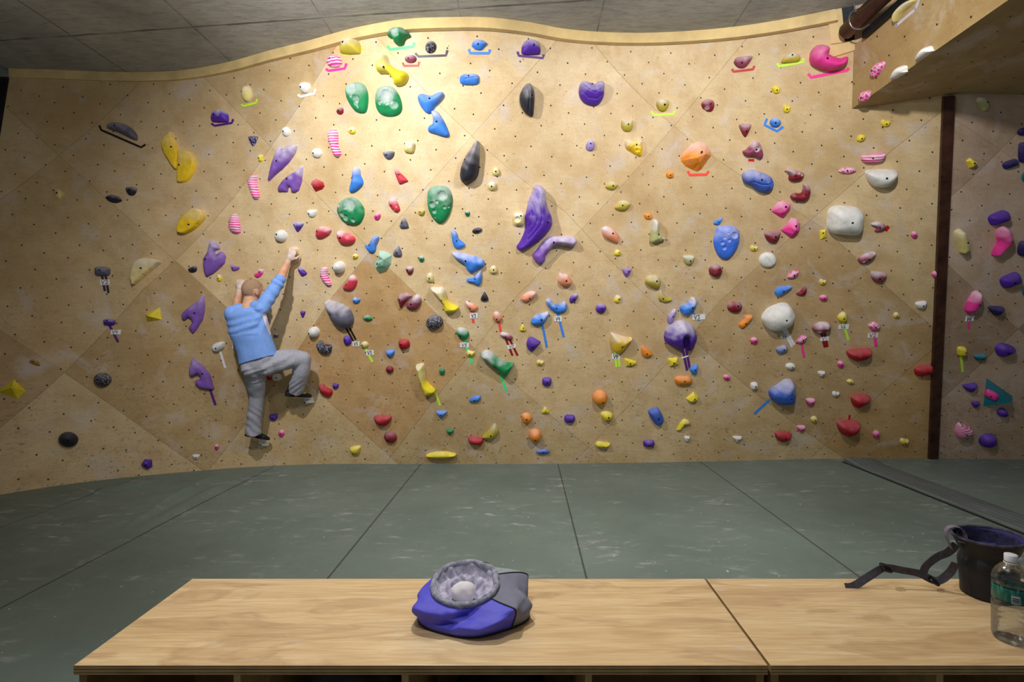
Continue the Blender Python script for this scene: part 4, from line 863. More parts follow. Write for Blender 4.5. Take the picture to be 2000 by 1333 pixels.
H('pink', 'pink bean hold', C6((1620,390),(1640,330),(1680,250),(1670,170),(1690,80),(1730,58),(1790,90),(1815,180),(1800,260),(1740,330),(1680,390),(1640,412)), H=.09, chalk=.4, bolt=P1(C6,1770,222), lm='the pink bean hold', label='long pink bean-shaped hold on the far wall')
H('pale', 'pale yellow block', C6((1185,150),(1250,100),(1290,130),(1335,270),(1330,340),(1260,378),(1230,330)), H=.08, chalk=.3, bolt=P1(C6,1288,232), prof='bevel', label='pale yellow block hold overlapping the brown steel column')
H('dpurple', 'dark purple wedge', W(1987,2012,471,501,'q',10), chalk=.05, label='dark purple wedge at the frame edge beside the pink bean')
H('purple', 'purple bar', W(1952,1992,535,559,'q',-24), H=.07, chalk=.05, label='purple bar hold below the pink bean on the far wall')
H('teal', 'dark teal hold', W(1996,2020,556,583,'o'), chalk=.05, label='dark teal hold edge below the lower purple bar')
H('pink', 'pink sausage hold', C6((1310,1010),(1340,930),(1400,830),(1450,808),(1480,830),(1480,920),(1440,1000),(1380,1050),(1320,1045)), H=.08, chalk=.6, bolt=P1(C6,1420,940), label='pink sausage hold with a V6 card beside the brown column')
H('dpurple', 'dark purple wedge', W(1929,1958,598,616,'t'), H=.06, chalk=.05, label='dark purple triangular wedge beside the pink sausage hold')
H('yellow', 'yellow cube hold', W(1869,1886,677,695,'q'), chalk=.1, H=.05, bolt=(1880,685), label='yellow rounded cube hold with a plain lime tape below')
H('teal', 'teal chip', W(1903,1923,691,704,'d'), chalk=.1, label='small teal chip below the dark purple wedge on the far wall')
H('purple', 'purple fat wedge', D6((1660,480),(1690,425),(1750,410),(1870,455),(1850,500),(1790,540),(1700,560)), H=.08, chalk=.05, label='fat purple wedge above the teal pyramid')
H('purple', 'purple chip', W(1880,1907,749,766,'t',-8), chalk=.05, H=.05, label='purple wedge chip beside the teal pyramid')
H('teal', 'teal pyramid', D6((1565,815),(1862,1022),(1530,1135)), prof='pyramid', H=.13, sharp=True, apex=P1(D6,1735,1010), chalk=.05, name='climbing_volume', cat='climbing volume', label='teal three-sided pyramid volume with a pink grip on it', nobolt=True)
H('pink', 'pink grip', W(1922,1951,764,779,'q',28), chalk=.05, H=.035, on='teal', label='pink bar grip bolted onto the teal pyramid')
H('purple', 'purple chip', W(1896,1912,784,797,'t'), chalk=.05, label='tiny purple chip under the purple wedge chip by the pyramid')
H('purple', 'purple knob', W(1946,1966,797,813,'o'), chalk=.05, H=.06, label='purple knob just below the teal pyramid')
H('pink', 'pink ridged cone', E6((1200,710),(1230,625),(1290,640),(1385,680),(1380,720),(1310,765),(1240,785),(1210,760)), mk='stripe', H=.08, chalk=.15, label='pink ridged cone hold low on the far wall')
H('purple', 'purple dome', W(1911,1945,847,872,'o',-15), H=.08, chalk=.05, bolt=(1936,862), label='purple egg dome low on the far wall beside the pink ridged cone')
# on the side of the overhanging roof box
H('pink', 'pink swirl hold', A5((685,630),(700,580),(740,545),(795,537),(785,590),(750,640),(715,673),(690,660)), mk='swirl', on='roof', H=.04, chalk=.35, bolt=P1(A5,722,603), label='pink swirl-carved hold on the side of the roof overhang, the larger of two')
H('pink', 'pink swirl hold', A5((580,850),(600,800),(660,788),(672,800),(660,850),(620,885),(585,878)), mk='swirl', on='roof', H=.035, chalk=.25, bolt=P1(A5,620,842), label='small pink swirl-carved hold near the lower corner of the roof overhang')
H('white', 'white half-moon', A5((872,690),(890,620),(930,575),(985,570),(990,610),(985,630)), on='roof', H=.05, chalk=.1, nobolt=True, label='white half-moon hold on the roof edge, the one lower down the edge')
H('white', 'white half-moon', A5((1083,530),(1110,460),(1150,410),(1200,400),(1218,430),(1212,450)), on='roof', H=.05, chalk=.1, nobolt=True, label='white half-moon hold on the roof edge, the one higher up the edge')
H('pale', 'pale ledge hold', A5((890,165),(900,110),(940,55),(1000,5),(1062,-15),(1055,20),(960,115),(905,192)), on='roof', H=.05, chalk=.6, nobolt=True, label='pale slanting ledge hold over a pale grey bracket on the roof side')
def seg_dist(P, poly):
    A = np.asarray(poly); B = np.roll(A, -1, 0); d = B-A
    L = (d**2).sum(1)+1e-12
    t = np.clip(((P[:, None, :]-A[None])*d[None]).sum(2)/L, 0, 1)
    q = A[None]+t[..., None]*d[None]
    return np.sqrt(((P[:, None, :]-q)**2).sum(2)).min(1)
def inside(P, poly):
    A = np.asarray(poly); B = np.roll(A, -1, 0); x, y = P[:, 0:1], P[:, 1:2]
    c = ((A[:, 1] > y) != (B[:, 1] > y)) & (x < (B[:, 0]-A[:, 0])*(y-A[:, 1])/(B[:, 1]-A[:, 1]+1e-15)+A[:, 0])
    return c.sum(1) % 2 == 1
M_BOLT = plain('bolt_socket', (22, 20, 22), .5, .5)
def bolt_mesh(r):
    bm = bmesh.new(); n = 12; prof = [(r, -.006), (r, .0004), (r*.92, .0012), (r*.6, .0015), (0, 0)]
    rings = []
    for rr, z in prof[:-1]: rings.append([bm.verts.new((rr*math.cos(2*math.pi*k/n), rr*math.sin(2*math.pi*k/n), z)) for k in range(n)])
    for a, b in zip(rings, rings[1:]):
        for k in range(n): bm.faces.new((a[k], a[(k+1) % n], b[(k+1) % n], b[k]))
    bm.faces.new(rings[-1])
    me = bpy.data.meshes.new('bolt'); bm.to_mesh(me); bm.free(); me.materials.append(M_BOLT); return me
BOLT = {r: bolt_mesh(r) for r in (.0058, .0072, .0088)}
PLANES = {}
def build_hold(h, k, surf=None):
    """surf: (origin, e1, e2, n) of a flat carrier; default is the curved wall"""
    out = [tuple(p) for p in h['out']]
    if surf is None:
        b, z = wall_hit(out); b0, z0 = float(b.mean()), float(z.mean())
        o, e1, e2, n = wall_frame(b0, z0)
        W3 = Sxyz(b, z)
        def tolocal(px):
            w = wall_pt(px)-np.array(o); return np.stack([w@np.array(e1), w@np.array(e2), w@np.array(n)], -1)
    else:
        o, e1, e2, n = surf
        def tolocal(px):
            r = []
            for x, y in np.asarray(px, float).reshape(-1, 2):
                d = Vector(((x-VX)/F, 1.0, (VY-y)/F)); c = Vector((0, 0, HC)); t = (o-c).dot(n)/d.dot(n); q = c+d*t-o
                r.append((q.dot(e1), q.dot(e2), 0.0))
            return np.array(r)
        L = tolocal(out); cc = L.mean(0); o = o+e1*cc[0]+e2*cc[1]; surf_o = o
        base_tolocal = tolocal
        def tolocal(px):
            return base_tolocal(px)
    loc = tolocal(out); poly2 = loc[:, :2]
    area = .5*np.sum(poly2[:, 0]*np.roll(poly2[:, 1], -1)-np.roll(poly2[:, 0], -1)*poly2[:, 1])
    if area < 0: poly2 = poly2[::-1]
    if surf is not None and False: pass
    size = poly2.max(0)-poly2.min(0); hh = max(size[1]/2, .01); cyq = (poly2.max(0)[1]+poly2.min(0)[1])/2
    # fine contour
    if h['sharp']:
        C = []
        for i in range(len(poly2)):
            a, c2 = poly2[i], poly2[(i+1) % len(poly2)]
            m = 1 if h['prof'] in ('facet', 'pyramid', 'bevel') else 4
            for q in range(m): C.append(a+(c2-a)*q/m)
        C = np.array(C)
    else:
        C = np.array(catmull(poly2, 5 if len(poly2) < 14 else 3, True))
    # inradius
    gx = np.linspace(C[:, 0].min(), C[:, 0].max(), 26); gy = np.linspace(C[:, 1].min(), C[:, 1].max(), 26)
    G = np.stack(np.meshgrid(gx, gy), -1).reshape(-1, 2); G = G[inside(G, C)]
    dg = seg_dist(G, C); dm = float(dg.max()); deep = G[dg.argmax()]
    Hh = h['H'] if h['H'] else min(.085, max(.024, 1.0*dm))
    prof = h['prof']; seed = k*3.17
    pits = []
    for (x, y, r) in h['pits']:
        q = tolocal([(x, y)])[0]; q2 = tolocal([(x+r, y)])[0]; pits.append((q[0], q[1], abs(q2[0]-q[0])))
    grooves = [tolocal(gv[0] if isinstance(gv, tuple) else gv)[:, :2] for gv in h['grooves']]; gdim = [gv[1:] if isinstance(gv, tuple) else (.011, .0042) for gv in h['grooves']]
    def line_d(P, ln):
        A = ln[:-1]; B = ln[1:]; d = B-A; L = (d**2).sum(1)+1e-12
        t = np.clip(((P[:, None]-A[None])*d[None]).sum(2)/L, 0, 1); q = A[None]+t[..., None]*d[None]
        return np.sqrt(((P[:, None]-q)**2).sum(2)).min(1)
    def height(P):
        d = seg_dist(P, C); t = np.clip(d/dm, 0, 1)
        if prof == 'flat': s = np.clip(t/.6, 0, 1); f = np.sqrt(1-(1-s)**2)*.9+.1*t
        elif prof == 'plate': s = np.clip(t/.16, 0, 1); f = np.sqrt(1-(1-s)**2)*.88+.12*t
        elif prof == 'bevel': f = np.clip(t/.45, 0, 1)*.85+.15*t
        elif prof == 'facet': f = t**.7
        else: f = np.sqrt(1-(1-t)**2)
        q = np.clip((P[:, 1]-cyq)/hh, -1, 1)
        hgt = Hh*f*(1+h['tilt']*q*.6)
        nz = np.array([noise.noise(Vector((p[0]*14+seed, p[1]*14, seed))) for p in P])
        amp = .055 if prof in ('dome', 'flat') else .03
        if prof == 'rough': amp = .35; nz = np.array([noise.noise(Vector((p[0]*55+seed, p[1]*55, seed))) for p in P])
        hgt = hgt+Hh*amp*nz*np.sqrt(t)
        for (px, py, r) in pits:
            dd = np.hypot(P[:, 0]-px, P[:, 1]-py)/r
            dep = min(.62*r, .75*Hh)
            hgt = hgt-np.where(dd < 1, dep*(1-dd**2)**.8 if False else dep*np.clip(1-dd**2, 0, 1)**.75, 0)+.10*r*np.exp(-((dd-1.08)/.16)**2)
        for ln, (gd, gw) in zip(grooves, gdim): hgt = hgt-gd*np.exp(-(line_d(P, ln)/gw)**(2 if gw < .02 else 4))
        return np.maximum(hgt, .0015), t
    g = min(.016, max(.0042, dm/6.0))
    if prof == 'pyramid':
        a = tolocal([h['apex']])[0][:2]; pts = np.array([a])
    elif prof == 'facet':
        pts = []
        rnd = random.Random(k); cen = C.mean(0)
        pts = [cen+(c-cen)*rnd.uniform(.45, .62) for c in C[::2]]+[cen+(C[1]-cen)*.1]
        pts = np.array(pts); pts = pts[inside(pts, C)]
    else:
        xs = np.arange(C[:, 0].min(), C[:, 0].max(), g); ys = np.arange(C[:, 1].min(), C[:, 1].max(), g*.87)
        L = [(x+(g/2 if j % 2 else 0), y) for j, y in enumerate(ys) for x in xs]
        for (px, py, r) in pits:
            for rr in (.25, .6, .85, 1.0, 1.15):
                L += [(px+rr*r*math.cos(a), py+rr*r*math.sin(a)) for a in np.linspace(0, 2*math.pi, 16, endpoint=False)]
        for ln, (gd, gw) in zip(grooves, gdim):
            for a, c2 in zip(ln, ln[1:]):
                dd = c2-a; ll = np.hypot(*dd); nn_ = np.array([-dd[1], dd[0]])/ll
                for q_ in np.arange(0, ll, .006):
                    for of in (-1.9*gw, -.83*gw, 0, .83*gw, 1.9*gw): L.append(tuple(a+dd*q_/ll+nn_*of))
        # inset rows keep the rim crisp
        Tn = np.roll(C, -1, 0)-np.roll(C, 1, 0); Nn = np.stack([-Tn[:, 1], Tn[:, 0]], -1); Nn /= np.linalg.norm(Nn, axis=1)[:, None]+1e-12
        ins = []
        for fr in ((.08, .22) if prof != 'bevel' else (.45,)): ins += list(C+Nn*dm*fr)
        L = np.array(L); L = L[inside(L, C)]; L = L[seg_dist(L, C) > g*.75]
        ins = np.array(ins); ins = ins[inside(ins, C)]
        ins = ins[seg_dist(ins, C) > dm*.06]
        pts = np.vstack([L, ins]) if len(L) else ins
        if prof == 'bevel': pts = np.vstack([ins, [deep]])
    allp = np.vstack([C, pts]); nc = len(C)
    res = geometry.delaunay_2d_cdt([Vector(p) for p in allp], [(i, (i+1) % nc) for i in range(nc)], [], 1, 1e-5)
    V2 = np.array([tuple(v) for v in res[0]]); faces = res[2]
    ht, t = height(V2)
    if prof == 'pyramid': ht = np.where(np.hypot(V2[:, 0]-pts[0][0], V2[:, 1]-pts[0][1]) < 1e-4, Hh, .0)
    # contour vertices go down to the wall surface
    dC = seg_dist(V2, C); onb = dC < 1e-5
    zl = np.zeros(len(V2))
    if surf is None:
        # wall sag relative to the tangent plane, fitted from the outline
        A = np.stack([loc[:, 0]**2, loc[:, 0]*loc[:, 1], loc[:, 1]**2], -1)
        k2, *_ = np.linalg.lstsq(A+1e-9, loc[:, 2], rcond=None)
        zl = V2[:, 0]**2*k2[0]+V2[:, 0]*V2[:, 1]*k2[1]+V2[:, 1]**2*k2[2]
    Z = zl+np.where(onb, .0003, ht)
    nV = len(V2)
    verts = [(V2[i, 0], V2[i, 1], Z[i]) for i in range(nV)]
    fs = []
    for f in faces:
        a, b2, c2 = [V2[i] for i in f[:3]]
        cr = (b2[0]-a[0])*(c2[1]-a[1])-(b2[1]-a[1])*(c2[0]-a[0])
        fs.append(tuple(f) if cr > 0 else tuple(f)[::-1])
    flatsh = prof in ('facet', 'pyramid') or (prof == 'bevel' and h['sharp'])
    ob = mesh_obj(h['name'], verts, fs, hold_mat(h['col'], h['mk'], h['rough']), smooth=not flatsh)
    M = Matrix(((e1.x, e2.x, n.x, o.x), (e1.y, e2.y, n.y, o.y), (e1.z, e2.z, n.z, o.z), (0, 0, 0, 1)))
    ob.matrix_world = M
    at = ob.data.attributes.new('chalk', 'FLOAT', 'POINT')
    q = np.clip((V2[:, 1]-cyq)/hh, -1, 1)
    cz = np.array([noise.noise(Vector((p[0]*22, p[1]*22, seed+5))) for p in V2])
    ch = min(1, h['chalk']*1.45)*np.clip(.02+1.05*q+.55*cz, 0, 1)
    for (px, py, r) in pits: ch = ch+h['chalk']*.9*(np.hypot(V2[:, 0]-px, V2[:, 1]-py) < r*.9)
    if prof == 'bevel' and h['sharp']: ch = ch*.6
    at.data.foreach_set('value', np.clip(ch, 0, 1).astype(np.float32))
    if not h['nobolt']:
        bp = tolocal([h['bolt']])[0][:2] if h['bolt'] else deep
        if not inside(np.array([bp]), C)[0]: bp = deep
        hb, _ = height(np.array([bp]))
        e = .004; hx, _ = height(np.array([bp+np.array([e, 0])])); hy, _ = height(np.array([bp+np.array([0, e])]))
        nn = Vector((-(hx[0]-hb[0])/e, -(hy[0]-hb[0])/e, 1)).normalized()
        if nn.z < .6: nn = (nn+Vector((0, 0, 1))).normalized()
        rb = .0088 if dm > .05 else (.0072 if dm > .03 else .0058)
        bo = bpy.data.objects.new('bolt', BOLT[rb]); COL.objects.link(bo); bo.parent = ob
        bo.matrix_local = Matrix.Translation((bp[0], bp[1], float(hb[0])+.001)) @ Vector((0, 0, 1)).rotation_difference(nn).to_matrix().to_4x4()
    h['obj'] = ob; h['frame'] = (o, e1, e2, n)
    c = np.mean(np.array(h['out']), 0); h['c'] = c
    return ob

FAM = dict(yellow='y', goldy='y', olive='o', pale='p', cream='p', purple='v', violet='v', lilac='v', dpurple='v', blue='b', navy='b', bigblue='b', bluegrey='b',
           green='g', mint='g', palegreen='g', teal='t', maroon='r', mauve='r', red='r', pinkred='r', pink='k', salmon='s', orange='or', white='w', grey='gr', black='gr', ochre='oc')
TEALPYR = None
_up = Vector((-.105, 0, .415)).normalized()   # the roof side leans out over the room
ROOF = (Vector((2.70, 3.2, 3.24)), Vector((0, -1, 0)), _up, Vector((0, -1, 0)).cross(_up))
for k, h in enumerate(HOLDS):
    surf = None
    if h['on'] == 'roof': surf = ROOF
    if h['on'] == 'teal':
        me = TEALPYR['obj'].data; mw = TEALPYR['obj'].matrix_world
        best = None
        for p in me.polygons:   # the facet facing the photo's left edge carries the grip
            nw = (mw.to_3x3() @ p.normal)
            if best is None or nw.x < best[0]: best = (nw.x, mw @ p.center, nw)
        n = best[2].normalized(); e1 = Vector((0, 0, 1)).cross(n); e1 = -e1 if e1.x < 0 else e1; e1.normalize(); e2 = n.cross(e1).normalized()
        if e2.z < 0: e2 = -e2
        surf = (best[1]+n*.001, e1, e2, n)
    build_hold(h, k, surf)
    if h['prof'] == 'pyramid' and h['col'] == 'teal': TEALPYR = h
for key, lm in (('plain dark blue block', 'the plain dark blue block'), ('red oblong hold right', 'the red oblong by the column'), ('blue leaf', 'the blue leaf chip'), ('lone lilac', 'the lone lilac knob'),
                ('violet outlined', 'the violet triangle hold'), ('red wedge hold', 'the red wedge hold'), ('wide glossy red', 'the wide red half-moon ledge'), ('pale blue slanted', 'the pale blue slanted chip'),
                ('maroon banana', 'the maroon banana-curved hold'), ('flat orange arch', 'the flat orange arch'), ('plain blue fin', 'the plain blue fin hold'), ('mauve fish', 'the mauve fish-shaped hold'),
                ('glossy maroon round', 'the glossy maroon round hold'), ('orange barrel hold standing', 'the smaller orange barrel'), ('black crackled', 'the black kidney hold'), ('pinkish red shark', 'the red shark-fin hold'),
                ('blue ribbed dome', 'the blue ribbed dome'), ('pink ridged leaf', 'the pink ridged leaf hold'), ('chalky blue shark', 'the chalky blue shark-nosed jug'), ('heavily chalked blue', 'the heavily chalked blue jug'),
                ('bright red faceted', 'the bright red faceted hold'), ('blue fang', 'the blue fang hold'), ('chalky green jug', 'the chalky green jug'), ('pink cut-corner block hold, lower', 'the lower pink cut block'), ('white block foothold under the climber\'s lower', 'the climber\'s lower shoe')):
    for h in HOLDS:
        if h['label'] and h['label'].startswith(key) and not h['lm']: h['lm'] = lm
marks = [h for h in HOLDS if h['lm']]
used = set(h['label'] for h in HOLDS if h['label'])
for h in HOLDS:
    if h['label']: continue
    fam = FAM[h['col']]; same = [q for q in HOLDS if q is not h and FAM[q['col']] == fam]
    def rel(L, q):
        d = q['c']-L['c']
        return 'below' if d[1] > abs(d[0])*.7 else ('above' if -d[1] > abs(d[0])*.7 else 'beside')
    cand = []
    for L in marks:
        if L is h: continue
        r = rel(L, h); dist = float(np.hypot(*(h['c']-L['c'])))
        ok = all(rel(L, q) != r or np.hypot(*(q['c']-L['c'])) > dist*1.12 for q in same if q is not L)
        cand.append((dist+(0 if ok else 400), ok, r, L['lm'], dist))
    cand.sort(key=lambda c: c[0])
    big = max(np.ptp(np.array(h['out']), axis=0))
    sz = 'tiny ' if big < 15 else ('small ' if big < 26 else '')
    for c in cand:
        r = {'below': ('just below' if c[4] < 110 else 'below'), 'above': ('just above' if c[4] < 110 else 'above'), 'beside': 'beside'}[c[2]]
        s = f"{sz}{h['desc']} {r} {c[3]}"
        if s not in used: break
    h['label'] = s; used.add(s)
for h in HOLDS:
    x = h['c'][0]
    g = 'climbing holds on the roof overhang' if h['on'] == 'roof' else 'climbing holds on the worn wall beyond the column' if x > 1862 else 'climbing holds on the curved wall'
    tag(h['obj'], h['label'], h['cat'], g)

# ------------------------------------------------------------------ tape brackets, tape tails and grade cards
TAPE = dict(lime=(205,255,70), pink=(255,66,160), mint=(80,245,140), charcoal=(52,44,58), red=(196,30,40), coral=(255,84,66), blue=(66,140,245), purple=(86,36,130), white=(236,236,242), black=(30,28,32), darkred=(150,18,28), greywhite=(206,200,212))
def tape_mat(c): return plain('tape_'+c, TAPE[c], .45, nscale=30, namt=.05)
def tape_mesh(name, path, col, wpx, parent=None, lift=.0012):
    path = [np.array(p, float) for p in path]
    P = []
    for a, b in zip(path, path[1:]):
        m = max(2, int(np.hypot(*(b-a))/9))
        for i in range(m): P.append(a+(b-a)*i/m)
    P.append(path[-1])
    T_ = [(P[min(i+1, len(P)-1)]-P[max(i-1, 0)]) for i in range(len(P))]
    rows = []
    bm = bmesh.new()
    for p, t in zip(P, T_):
        t = t/np.hypot(*t); nn = np.array([-t[1], t[0]])*wpx/2
        bb, zz = wall_hit([p+nn, p-nn]); q = Sxyz(bb, zz)
        _, _, _, nv = wall_frame(float(bb.mean()), float(zz.mean()))
        r = []
        for i in (0, 1):
            v = Vector(q[i]); r.append((v+nv*lift, v+nv*(lift+.0012)))
        rows.append([bm.verts.new(r[0][0]), bm.verts.new(r[0][1]), bm.verts.new(r[1][1]), bm.verts.new(r[1][0])])
    for a, c in zip(rows, rows[1:]):
        for i in range(4): bm.faces.new((a[i], a[(i+1) % 4], c[(i+1) % 4], c[i]))
    bm.faces.new(rows[0]); bm.faces.new(rows[-1][::-1])
    bmesh.ops.recalc_face_normals(bm, faces=bm.faces[:])
    return bm_obj(name, bm, tape_mat(col), parent)
def bracket(col, pts, what, w=4.6, cat='tape marker', name='tape_bracket', group='tape brackets under the finish holds'):
    o = tape_mesh(name, pts, col, w); tag(o, what, cat, group)
def wall_board(name, pts, w, th, mat):
    o = tape_mesh(name, pts, 'black', w, None, .0005)
    me = o.data; me.materials.clear(); me.materials.append(mat)
    sd = o.modifiers.new('s', 'SOLIDIFY'); sd.thickness = th; sd.offset = 1; return o
tag(wall_board('trim_2', [(1630,20),(1636,82)], 22, .014, M_BOARD), kind='structure')
tag(wall_board('trim_3', [(1616,104),(1668,88)], 15, .014, M_BOARD), kind='structure')
o = wall_board('beam_gap_patch', [(1655,12),(1653,80)], 30, .003, plain('dark_steel_and_gap', (26, 30, 36))); tag(o, 'dark patch painted as the shaded gap in the wall around the pipe beam', 'plate')  # flat dark patch stands for the shade in the opening around the beam
cn = dict(lime='lime', pink='pink', mint='mint green', charcoal='charcoal', red='red', coral='coral', blue='blue', purple='purple', white='white', black='black', darkred='dark red', greywhite='pale grey')
bracket('lime', A2((1190,445),(1210,475),(1350,447),(1370,415)), 'lime tape bracket under the olive half-dome, next to the pink ribbed dome')
bracket('pink', A2((1052,598),(1075,615),(1215,595),(1232,550)), 'pink tape bracket under the pink ribbed dome hold', 5)
bracket('mint', A2((1585,398),(1608,430),(1810,405),(1818,368)), 'mint green tape bracket under the green cup hold', 5.5)
bracket('charcoal', [(811,104),(817.5,110.5),(871,108.3),(874,98)], 'charcoal tape bracket under the black speckled oval')
bracket('red', [(786.5,122.6),(789.5,128.8),(817,128.3),(819,120.5)], 'red tape bracket under the maroon dome beside the green cup', 4.2)
bracket('blue', [(915.5,96),(918.5,104),(955,104),(957,96.5)], 'blue tape bracket under the blue bulb hold', 5)
bracket('purple', [(1010.5,101),(1013.5,109),(1060,113.5),(1062,106.5)], 'purple tape bracket under the topmost purple half-dome', 4.6)
bracket('white', A2((810,820),(832,840),(952,812),(962,772)), 'white tape bracket under the white dome hold')
bracket('lime', A2((318,905),(336,922),(446,893),(458,860)), 'lime tape bracket under the upright pale yellow finger hold', 4)
bracket('purple', A2((58,1072),(86,1093),(236,1068),(248,1035)), 'purple tape bracket under the purple half-dome beside the grey ledge', 4.2)
bracket('black', A1((862,1090),(880,1130),(1225,1280),(1265,1256)), 'long black tape bracket slanting under the dark grey ledge', 4)
bracket('red', A4((1020,600),(1032,622),(1203,602),(1215,572)), 'red tape bracket under the maroon fin hold')
bracket('lime', A4((1412,550),(1427,577),(1636,538),(1640,508)), 'lime tape bracket beside the pink moon hold, under the olive ledge', 5)
bracket('pink', A5((125,640),(152,672),(462,610),(480,588)), 'broad pink tape bracket under the big pink moon hold', 6)
bracket('lime', A4((318,968),(342,1000),(508,993),(525,962)), 'lime tape bracket under the olive dome above the mustard holds', 4.6)
bracket('blue', A4((1325,1030),(1303,1085),(1413,1140),(1465,1100)), 'bent blue tape bracket cupping the blue ribbed dome', 5)
bracket('coral', B5((246,650),(268,695),(455,690),(478,648)), 'coral tape bracket under the big orange rock hold', 5)
bracket('red', [(1461.5,312.8),(1473,313.2)], 'short red tape piece under the mauve horned hold', 5, name='tape_piece', group='single tape pieces')
bracket('red', [(1729,451),(1735.5,442)], 'small red tape sticker beside the mauve fish-shaped hold', 7, name='tape_piece', group='single tape pieces')
bracket('red', [(1659.5,811),(1658,822)], 'stub of red tape above the round red bowl hold', 4, name='tape_piece', group='single tape pieces')
bracket('pink', [(1565.5,671),(1570.5,699)], 'pink tape tail under the pink carved crimp beside the white egg hold', 4.6, name='tape_tail', group='tape tails under the start holds')
bracket('mint', [(977,730),(989,764)], 'mint green tape tail under the big green wedge hold', 4.8, name='tape_tail', group='tape tails under the start holds')
bracket('blue', [(1059.5,636),(1068,679)], 'plain blue tape tail under the blue shark-nosed jug', 4.4, name='tape_tail', group='tape tails under the start holds')
bracket('lime', [(848.5,763),(860,793)], 'lime tape tail hanging from the yellow banana hold', 4, name='tape_tail', group='tape tails under the start holds')
bracket('blue', [(1503,781),(1473,809)], 'blue tape tail slanting from the big blue boulder hold', 4.8, name='tape_tail', group='tape tails under the start holds')
bracket('coral', [(974,628),(978.5,650)], 'coral tape tail between a salmon jug and the maroon hold', 4.8, name='tape_tail', group='tape tails under the start holds')
bracket('purple', [(410,760),(421,792)], 'purple tape tail under the lowest violet notched hold', 5, name='tape_tail', group='tape tails under the start holds')
bracket('white', [(430,686),(440,719)], 'white tape tail under the white oval hold', 4.4, name='tape_tail', group='tape tails under the start holds')
bracket('lime', [(1876.5,694),(1880,727)], 'plain lime tape tail under the yellow rounded cube hold', 5, name='tape_tail', group='tape tails under the start holds')

GLY = {'V': [[(0, 0), (.48, 1), (1, 0)]], '0': [[(.5, 0), (.1, .3), (.1, .7), (.5, 1), (.9, .7), (.9, .3), (.5, 0)]], '1': [[(.5, 0), (.55, 1)]],
       '2': [[(.05, .25), (.3, 0), (.8, .05), (.85, .35), (.1, .95), (1, .95)]], '3': [[(.1, .05), (.8, .02), (.4, .42), (.85, .62), (.7, .95), (.05, .95)]],
       '4': [[(.15, 0), (.05, .5), (.9, .5)], [(.75, 0), (.7, 1)]], '5': [[(.9, 0), (.25, .02), (.15, .45), (.75, .48), (.8, .85), (.1, .98)]],
       '6': [[(.75, 0), (.2, .4), (.1, .8), (.5, 1), (.9, .8), (.7, .52), (.15, .65)]], '7': [[(.05, .05), (.95, .03), (.4, 1)]]}
M_CARD = plain('white_card', (240, 240, 244), .6, nscale=20, namt=.02)
M_INK = plain('black_ink', (24, 22, 40), .5)
def route_tag(label, tapes, col, card=None, text='', w=4.6, tx=(.18, .2, .82, .85)):
    b, z = wall_hit([tapes[0][0]]); o = Vector(Sxyz(b, z)[0])
    t = empty('route_tag', o); tag(t, label, 'route tag', 'grade tags under the start holds')
    inv = Matrix.Translation(o).inverted()
    for p in tapes:
        q = tape_mesh('tape_strip', p, col, w, t); q.matrix_parent_inverse = inv
    if card:
        def at(u, v, lift):
            (a, bq, c, d) = [np.array(x, float) for x in card]
            p = (a*(1-u)+bq*u)*(1-v)+(d*(1-u)+c*u)*v
            bb, zz = wall_hit([p]); _, _, _, nv = wall_frame(float(bb[0]), float(zz[0])); return Vector(Sxyz(bb, zz)[0])+nv*lift
        bm = bmesh.new(); f0 = [bm.verts.new(at(u, v, .003)) for u, v in ((0, 0), (1, 0), (1, 1), (0, 1))]; f1 = [bm.verts.new(at(u, v, .0045)) for u, v in ((0, 0), (1, 0), (1, 1), (0, 1))]
        bm.faces.new(f0); bm.faces.new(f1[::-1])
        for i in range(4): bm.faces.new((f0[i], f0[(i+1) % 4], f1[(i+1) % 4], f1[i]))
        bmesh.ops.recalc_face_normals(bm, faces=bm.faces[:])
        c = bm_obj('card', bm, M_CARD, t); c.matrix_parent_inverse = inv
        if text:
            bm = bmesh.new(); n = len(text); x0, y0, x1, y1 = tx; cw = (x1-x0)/n
            asp = np.hypot(*(np.array(card[1], float)-np.array(card[0])))/max(1, np.hypot(*(np.array(card[3], float)-np.array(card[0]))))
            for i, chh in enumerate(text):
                for st in GLY[chh]:
                    for (ax, ay), (bx2, by2) in zip(st, st[1:]):
                        p = np.array([x0+cw*(i+.08+.78*ax), y0+(y1-y0)*ay]); q = np.array([x0+cw*(i+.08+.78*bx2), y0+(y1-y0)*by2])
                        d = (q-p)*np.array([asp, 1]); d /= np.hypot(*d)+1e-9; m = np.array([-d[1]/asp, d[0]])*.055; e = np.array([d[0]/asp, d[1]])*.05
                        vs = [bm.verts.new(at(*(k_), .0052)) for k_ in (p-e+m, q+e+m, q+e-m, p-e-m)]
                        bm.faces.new(vs)
            l = bm_obj('lettering', bm, M_INK, c)
def R(x0, y0, x1, y1, sk=0): return [(x0, y0), (x1, y0), (x1-sk, y1), (x0-sk, y1)]
route_tag('coral tape tag with a V3 card under the uppermost salmon jug', [[(920.5,608),(925,631)]], 'coral', R(918,611.5,933,622), 'V3', 5)
route_tag('blue tape tag with a V4 card under the blue two-horned jug', [[(1089,612),(1101,659)]], 'blue', R(1082.5,618,1097,628), 'V4', 4.6)
route_tag('blue tape tag with a long V3 card under the heavily chalked blue jug', [[(1351,608),(1366,627)]], 'blue', [(1352,615),(1377,613.5),(1377,624),(1352,625)], 'V3', 4.6, (.14, .15, .62, .9))
route_tag('mint green tape tag with a V5 card under the chalky green jug', [[(907,663),(922,710)]], 'mint', R(898.5,669.5,916,678.5), 'V5', 5)
